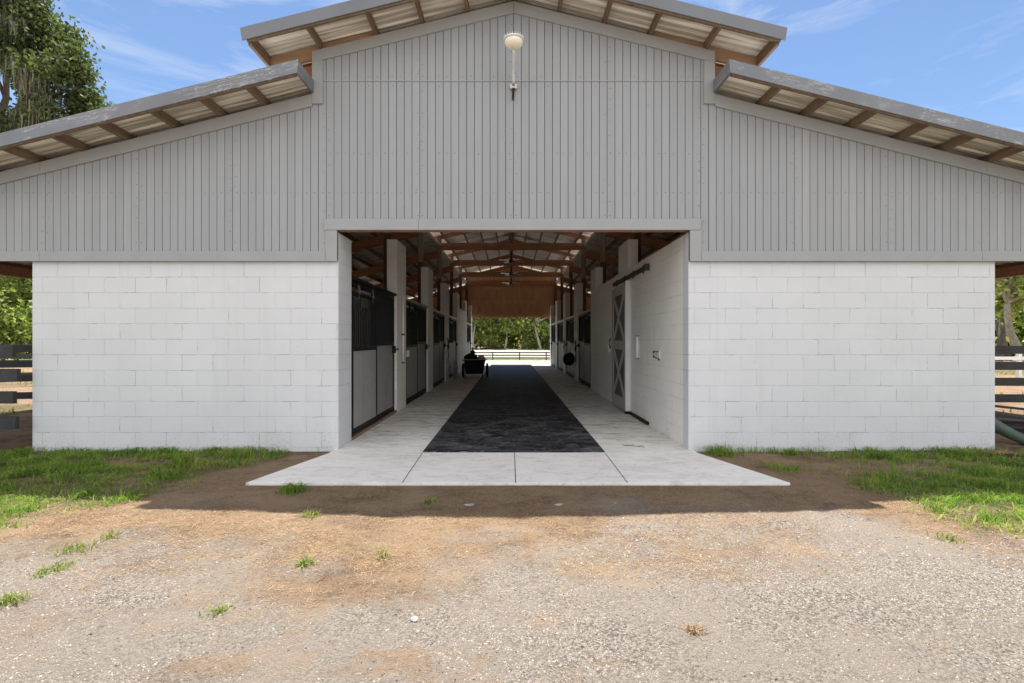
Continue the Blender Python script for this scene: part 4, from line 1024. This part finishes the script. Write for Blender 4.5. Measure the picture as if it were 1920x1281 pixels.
# pale hay heap by the right wall
P = scatter(4200, 5.6, 6.6, -0.42, -0.05, lambda x, y: np.clip(1.15-((x-6.08)/0.42)**2-((y+0.2)/0.13)**2, 0, 1))
P[:,2] += 0.045*np.clip(1-((P[:,0]-6.08)/0.42)**2, 0, 1)
a = rng.uniform(0, 6.28, len(P)); D = np.stack([np.cos(a), np.sin(a), rng.normal(0, .3, len(P))], 1)*0.03; Wv = np.stack([-np.sin(a), np.cos(a), 0*a], 1)*0.002
v = np.stack([P-D-Wv, P-D+Wv, P+D+Wv, P+D-Wv], 1).reshape(-1,3)
tag(np_mesh('hay', v, np.arange(len(v)).reshape(-1,4), M['straw']), 'small heap of pale hay on the grass by the right wall end', 'hay', kind='stuff')
straw(1800, lambda x, y: np.where((y > -1.46) & (np.abs(x) < 2.35), np.clip(fbm(x*2, y*2, 3, 19)*3-1.2, 0.05, 1), 0), 'straw', 'few bits of straw blown onto the concrete apron and aisle', x0=-2.4, x1=2.4, y0=-1.46, y1=3.0, ln=0.018)

# gravel: low stones
t = NT('gravel stones'); i_ = t.island()
c = t.ramp(i_, [(0.0, (0.045, 0.04, 0.036)), (0.33, (0.17, 0.15, 0.135)), (0.7, (0.34, 0.305, 0.27)), (0.93, (0.35, 0.32, 0.285)), (1.0, (0.41, 0.385, 0.35))])
c = t.mix(t.math('MULTIPLY', t.noise(t.coord(), 1.1, 3), 0.45), c, (0.30, 0.25, 0.20))
M['stone'] = t.fin(c, 0.85, spec=0.25)
def pebbles(n, x0, x1, y0, y1, maskf, r, name, label):
    P = scatter(n, x0, x1, y0, y1, maskf); n = len(P)
    base = np.array([[1,0,0],[0,1,0],[-1,0,0],[0,-1,0],[0,0,1],[0,0,-1]], float)
    s = r*np.minimum(rng.lognormal(0, 0.38, n), 2.2); S = np.stack([s*rng.uniform(.7, 1.4, n), s*rng.uniform(.7, 1.4, n), s*rng.uniform(.4, .9, n)], 1)
    V_ = base[None]*S[:,None,:]*rng.uniform(0.75, 1.15, (n,6,1)); a = rng.uniform(0, 6.28, n); ca_, sa_ = np.cos(a)[:,None], np.sin(a)[:,None]
    tl = rng.normal(0, 0.5, n)[:,None]
    x_ = V_[:,:,0]*ca_-V_[:,:,1]*sa_; y_ = V_[:,:,0]*sa_+V_[:,:,1]*ca_; z_ = V_[:,:,2]+x_*tl*0.6
    V_ = np.stack([x_, y_, z_], 2)+P[:,None,:]+np.array([0,0,1])*(S[:,2]*0.3)[:,None,None]
    F = np.array([[0,1,4],[1,2,4],[2,3,4],[3,0,4],[1,0,5],[2,1,5],[3,2,5],[0,3,5]])
    T = (np.arange(n)[:,None,None]*6+F[None]).reshape(-1,3)
    return tag(np_mesh(name, V_.reshape(-1,3), T, M['stone']), label, 'gravel', kind='stuff')
gm = lambda x, y: np.clip(1.0-dirt_mask(x, y)*1.3+(fbm(x*9, y*9, 3, 91)-0.5)*0.8, 0.04, 1)*np.clip((fbm(x*1.2+9, y*2.0, 5, 66)-0.30)*3.0, 0.22, 1)*np.where(noslab(x, y), 1, 0)*(1-grass_mask(x, y))
pebbles(165000, -3.4, 3.4, -4.5, -3.1, gm, 0.0042, 'gravel', 'fine pale gravel in the foreground')
pebbles(60000, -5.2, 5.2, -3.15, -1.7, gm, 0.0056, 'gravel', 'pale gravel thinning out towards the barn shadow')
t = NT('dirt clods'); M['clod'] = t.fin(t.ramp(t.island(), [(0.0, (0.05, 0.035, 0.025)), (0.6, (0.17, 0.12, 0.08)), (1.0, (0.36, 0.27, 0.19))]), 0.95, spec=0.1)
_st = M['stone']; M['stone'] = M['clod']
pebbles(70000, -5.4, 5.4, -3.6, -0.02, lambda x, y: np.where(noslab(x, y), dirt_mask(x, y)*(1-0.8*grass_mask(x, y))*np.clip((fbm(x*3, y*4, 4, 71)-0.36)*5, 0.12, 1), 0), 0.0042, 'dirt_clods', 'small clods and crumbs of dark soil on the dirt before the apron')
M['stone'] = _st
P = scatter(5200, -5.2, 5.2, -4.2, -0.3, lambda x, y: np.where(noslab(x, y), np.clip((fbm(x*1.6, y*2.2, 4, 47)-0.5)*5, 0.02, 1)*(0.2+0.8*dirt_mask(x, y)), 0))
blades(P, 0.028, 0.0016, [M['weed'], M['straw']], 'grass', 'sparse short weeds and dead blades dotted over the dirt and gravel', 1.5, midx=rng.integers(0, 2, len(P)))
# single things on the ground
def tuft(x, y, n, h, sp, mat, label, wd=0.003, lean=1.3, seed=0, name='grass_tuft'):
    rg = np.random.default_rng(seed+100); P = np.zeros((n,3)); P[:,:2] = rg.normal(size=(n,2))*sp
    P[:,2] = gz(P[:,0]+x, P[:,1]+y)-float(gz(x, y))-0.004
    o = blades(P, h*np.ones(n), wd, M[mat], name, None, lean, rg=rg); o.location = (x, y, float(gz(x, y)))
    return tag(o, label, 'weed', 'weed tufts in the yard')
def at(px, py, H=1.475):
    Zc = 910*H/(py-638); return (px-957)*Zc/910-0.04, Zc-6.35
tf = [(548, 925, 160, .10, .055, 'grass', 'bushy green weed in the shaded dirt before the left side of the apron'),
      (808, 943, 50, .04, .03, 'grass', 'tiny green weed in the shade below the apron middle'),
      (584, 968, 40, .06, .035, 'weed', 'yellow green weed right at the edge of the barn shadow'),
      (571, 1057, 60, .05, .022, 'weed', 'small bright weed standing alone on the dirt left of centre'),
      (205, 1010, 36, .05, .03, 'weed', 'small pale weed on the straw at the far left'),
      (140, 1032, 70, .05, .06, 'weed', 'flat spreading weed below the lit grass at left'),
      (112, 1062, 60, .04, .04, 'weed', 'low weed where the left dirt meets the gravel'),
      (82, 1073, 40, .035, .03, 'weed', 'smallest of the low weeds beside the left gravel'),
      (15, 1128, 70, .06, .03, 'weed', 'green weed cut by the left edge of the photo'),
      (410, 1143, 40, .035, .03, 'weed', 'pale flattened weed between gravel and straw at lower left'),
      (715, 1040, 12, .10, .02, 'weed', 'thin upright sprig on the gravel left of centre'),
      (1352, 852, 220, .15, .09, 'grass', 'big green tuft at the wall just right of the apron'),
      (1470, 880, 120, .10, .09, 'grass', 'loose green tuft beside the right tip of the apron'),
      (343, 876, 90, .22, .05, 'grass', 'tall spiky green clump in front of the left wall'),
      (1300, 1180, 50, .035, .02, 'straw', 'dry brown grass clump on the right foreground gravel'),
      (1778, 1010, 40, .05, .04, 'weed', 'yellowish weed on the dirt at the right'),
      (1480, 850, 90, .11, .05, 'grass', 'green tuft against the right wall beyond the apron')]
for k, (px, py, n, h, sp, m_, lab) in enumerate(tf):
    x, y = at(px, py, 1.475 if py > 900 else 1.45); y = min(y, -0.05)
    tuft(x, y, int(n*1.7), h, sp, m_, lab, seed=k, lean=0.5 if 'spiky' in lab else 1.3, wd=0.006 if 'spiky' in lab else 0.0035)
x, y = at(777, 1165, 1.49)
o = lump('stone', (x, y, float(gz(x, y))+0.008), 0.019, 0.014, 0.012, M['lampgrey'], 'small pale stone lying alone on the foreground gravel', 'stone', 4, 0.3)
x, y = at(1048, 950)
lump('stone', (x, y, float(gz(x, y))+0.002), 0.036, 0.022, 0.007, M['seam'], 'flat pale stone in the shaded dirt right of the apron centre joint', 'stone', 9, 0.3)
x, y = at(880, 950)
lump('stone', (x, y, float(gz(x, y))+0.002), 0.045, 0.024, 0.007, M['seam'], 'flat grey stone in the shaded dirt left of the apron centre joint', 'stone', 10, 0.3)
# twig on the slab
mb = MB(); mb.tube([(0,0,0.01),(0.09,-0.03,0.014),(0.16,-0.06,0.01),(0.25,-0.10,0.012)], 0.0055, 6, 0.003); mb.tube([(0.09,-0.03,0.014),(0.13,0.02,0.03),(0.14,0.05,0.03)], 0.003, 5, 0.0015); mb.tube([(0.0,0,0.01),(-0.03,0.03,0.02)], 0.003, 5); mb.tube([(0.16,-0.06,0.012),(0.24,-0.06,0.03)], 0.0025, 5)
o = mb.build('twig', M['bark'], None, True); o.location = (1.50, 0.20, 0); tag(o, 'small forked twig lying on the concrete near the right wall', 'twig')
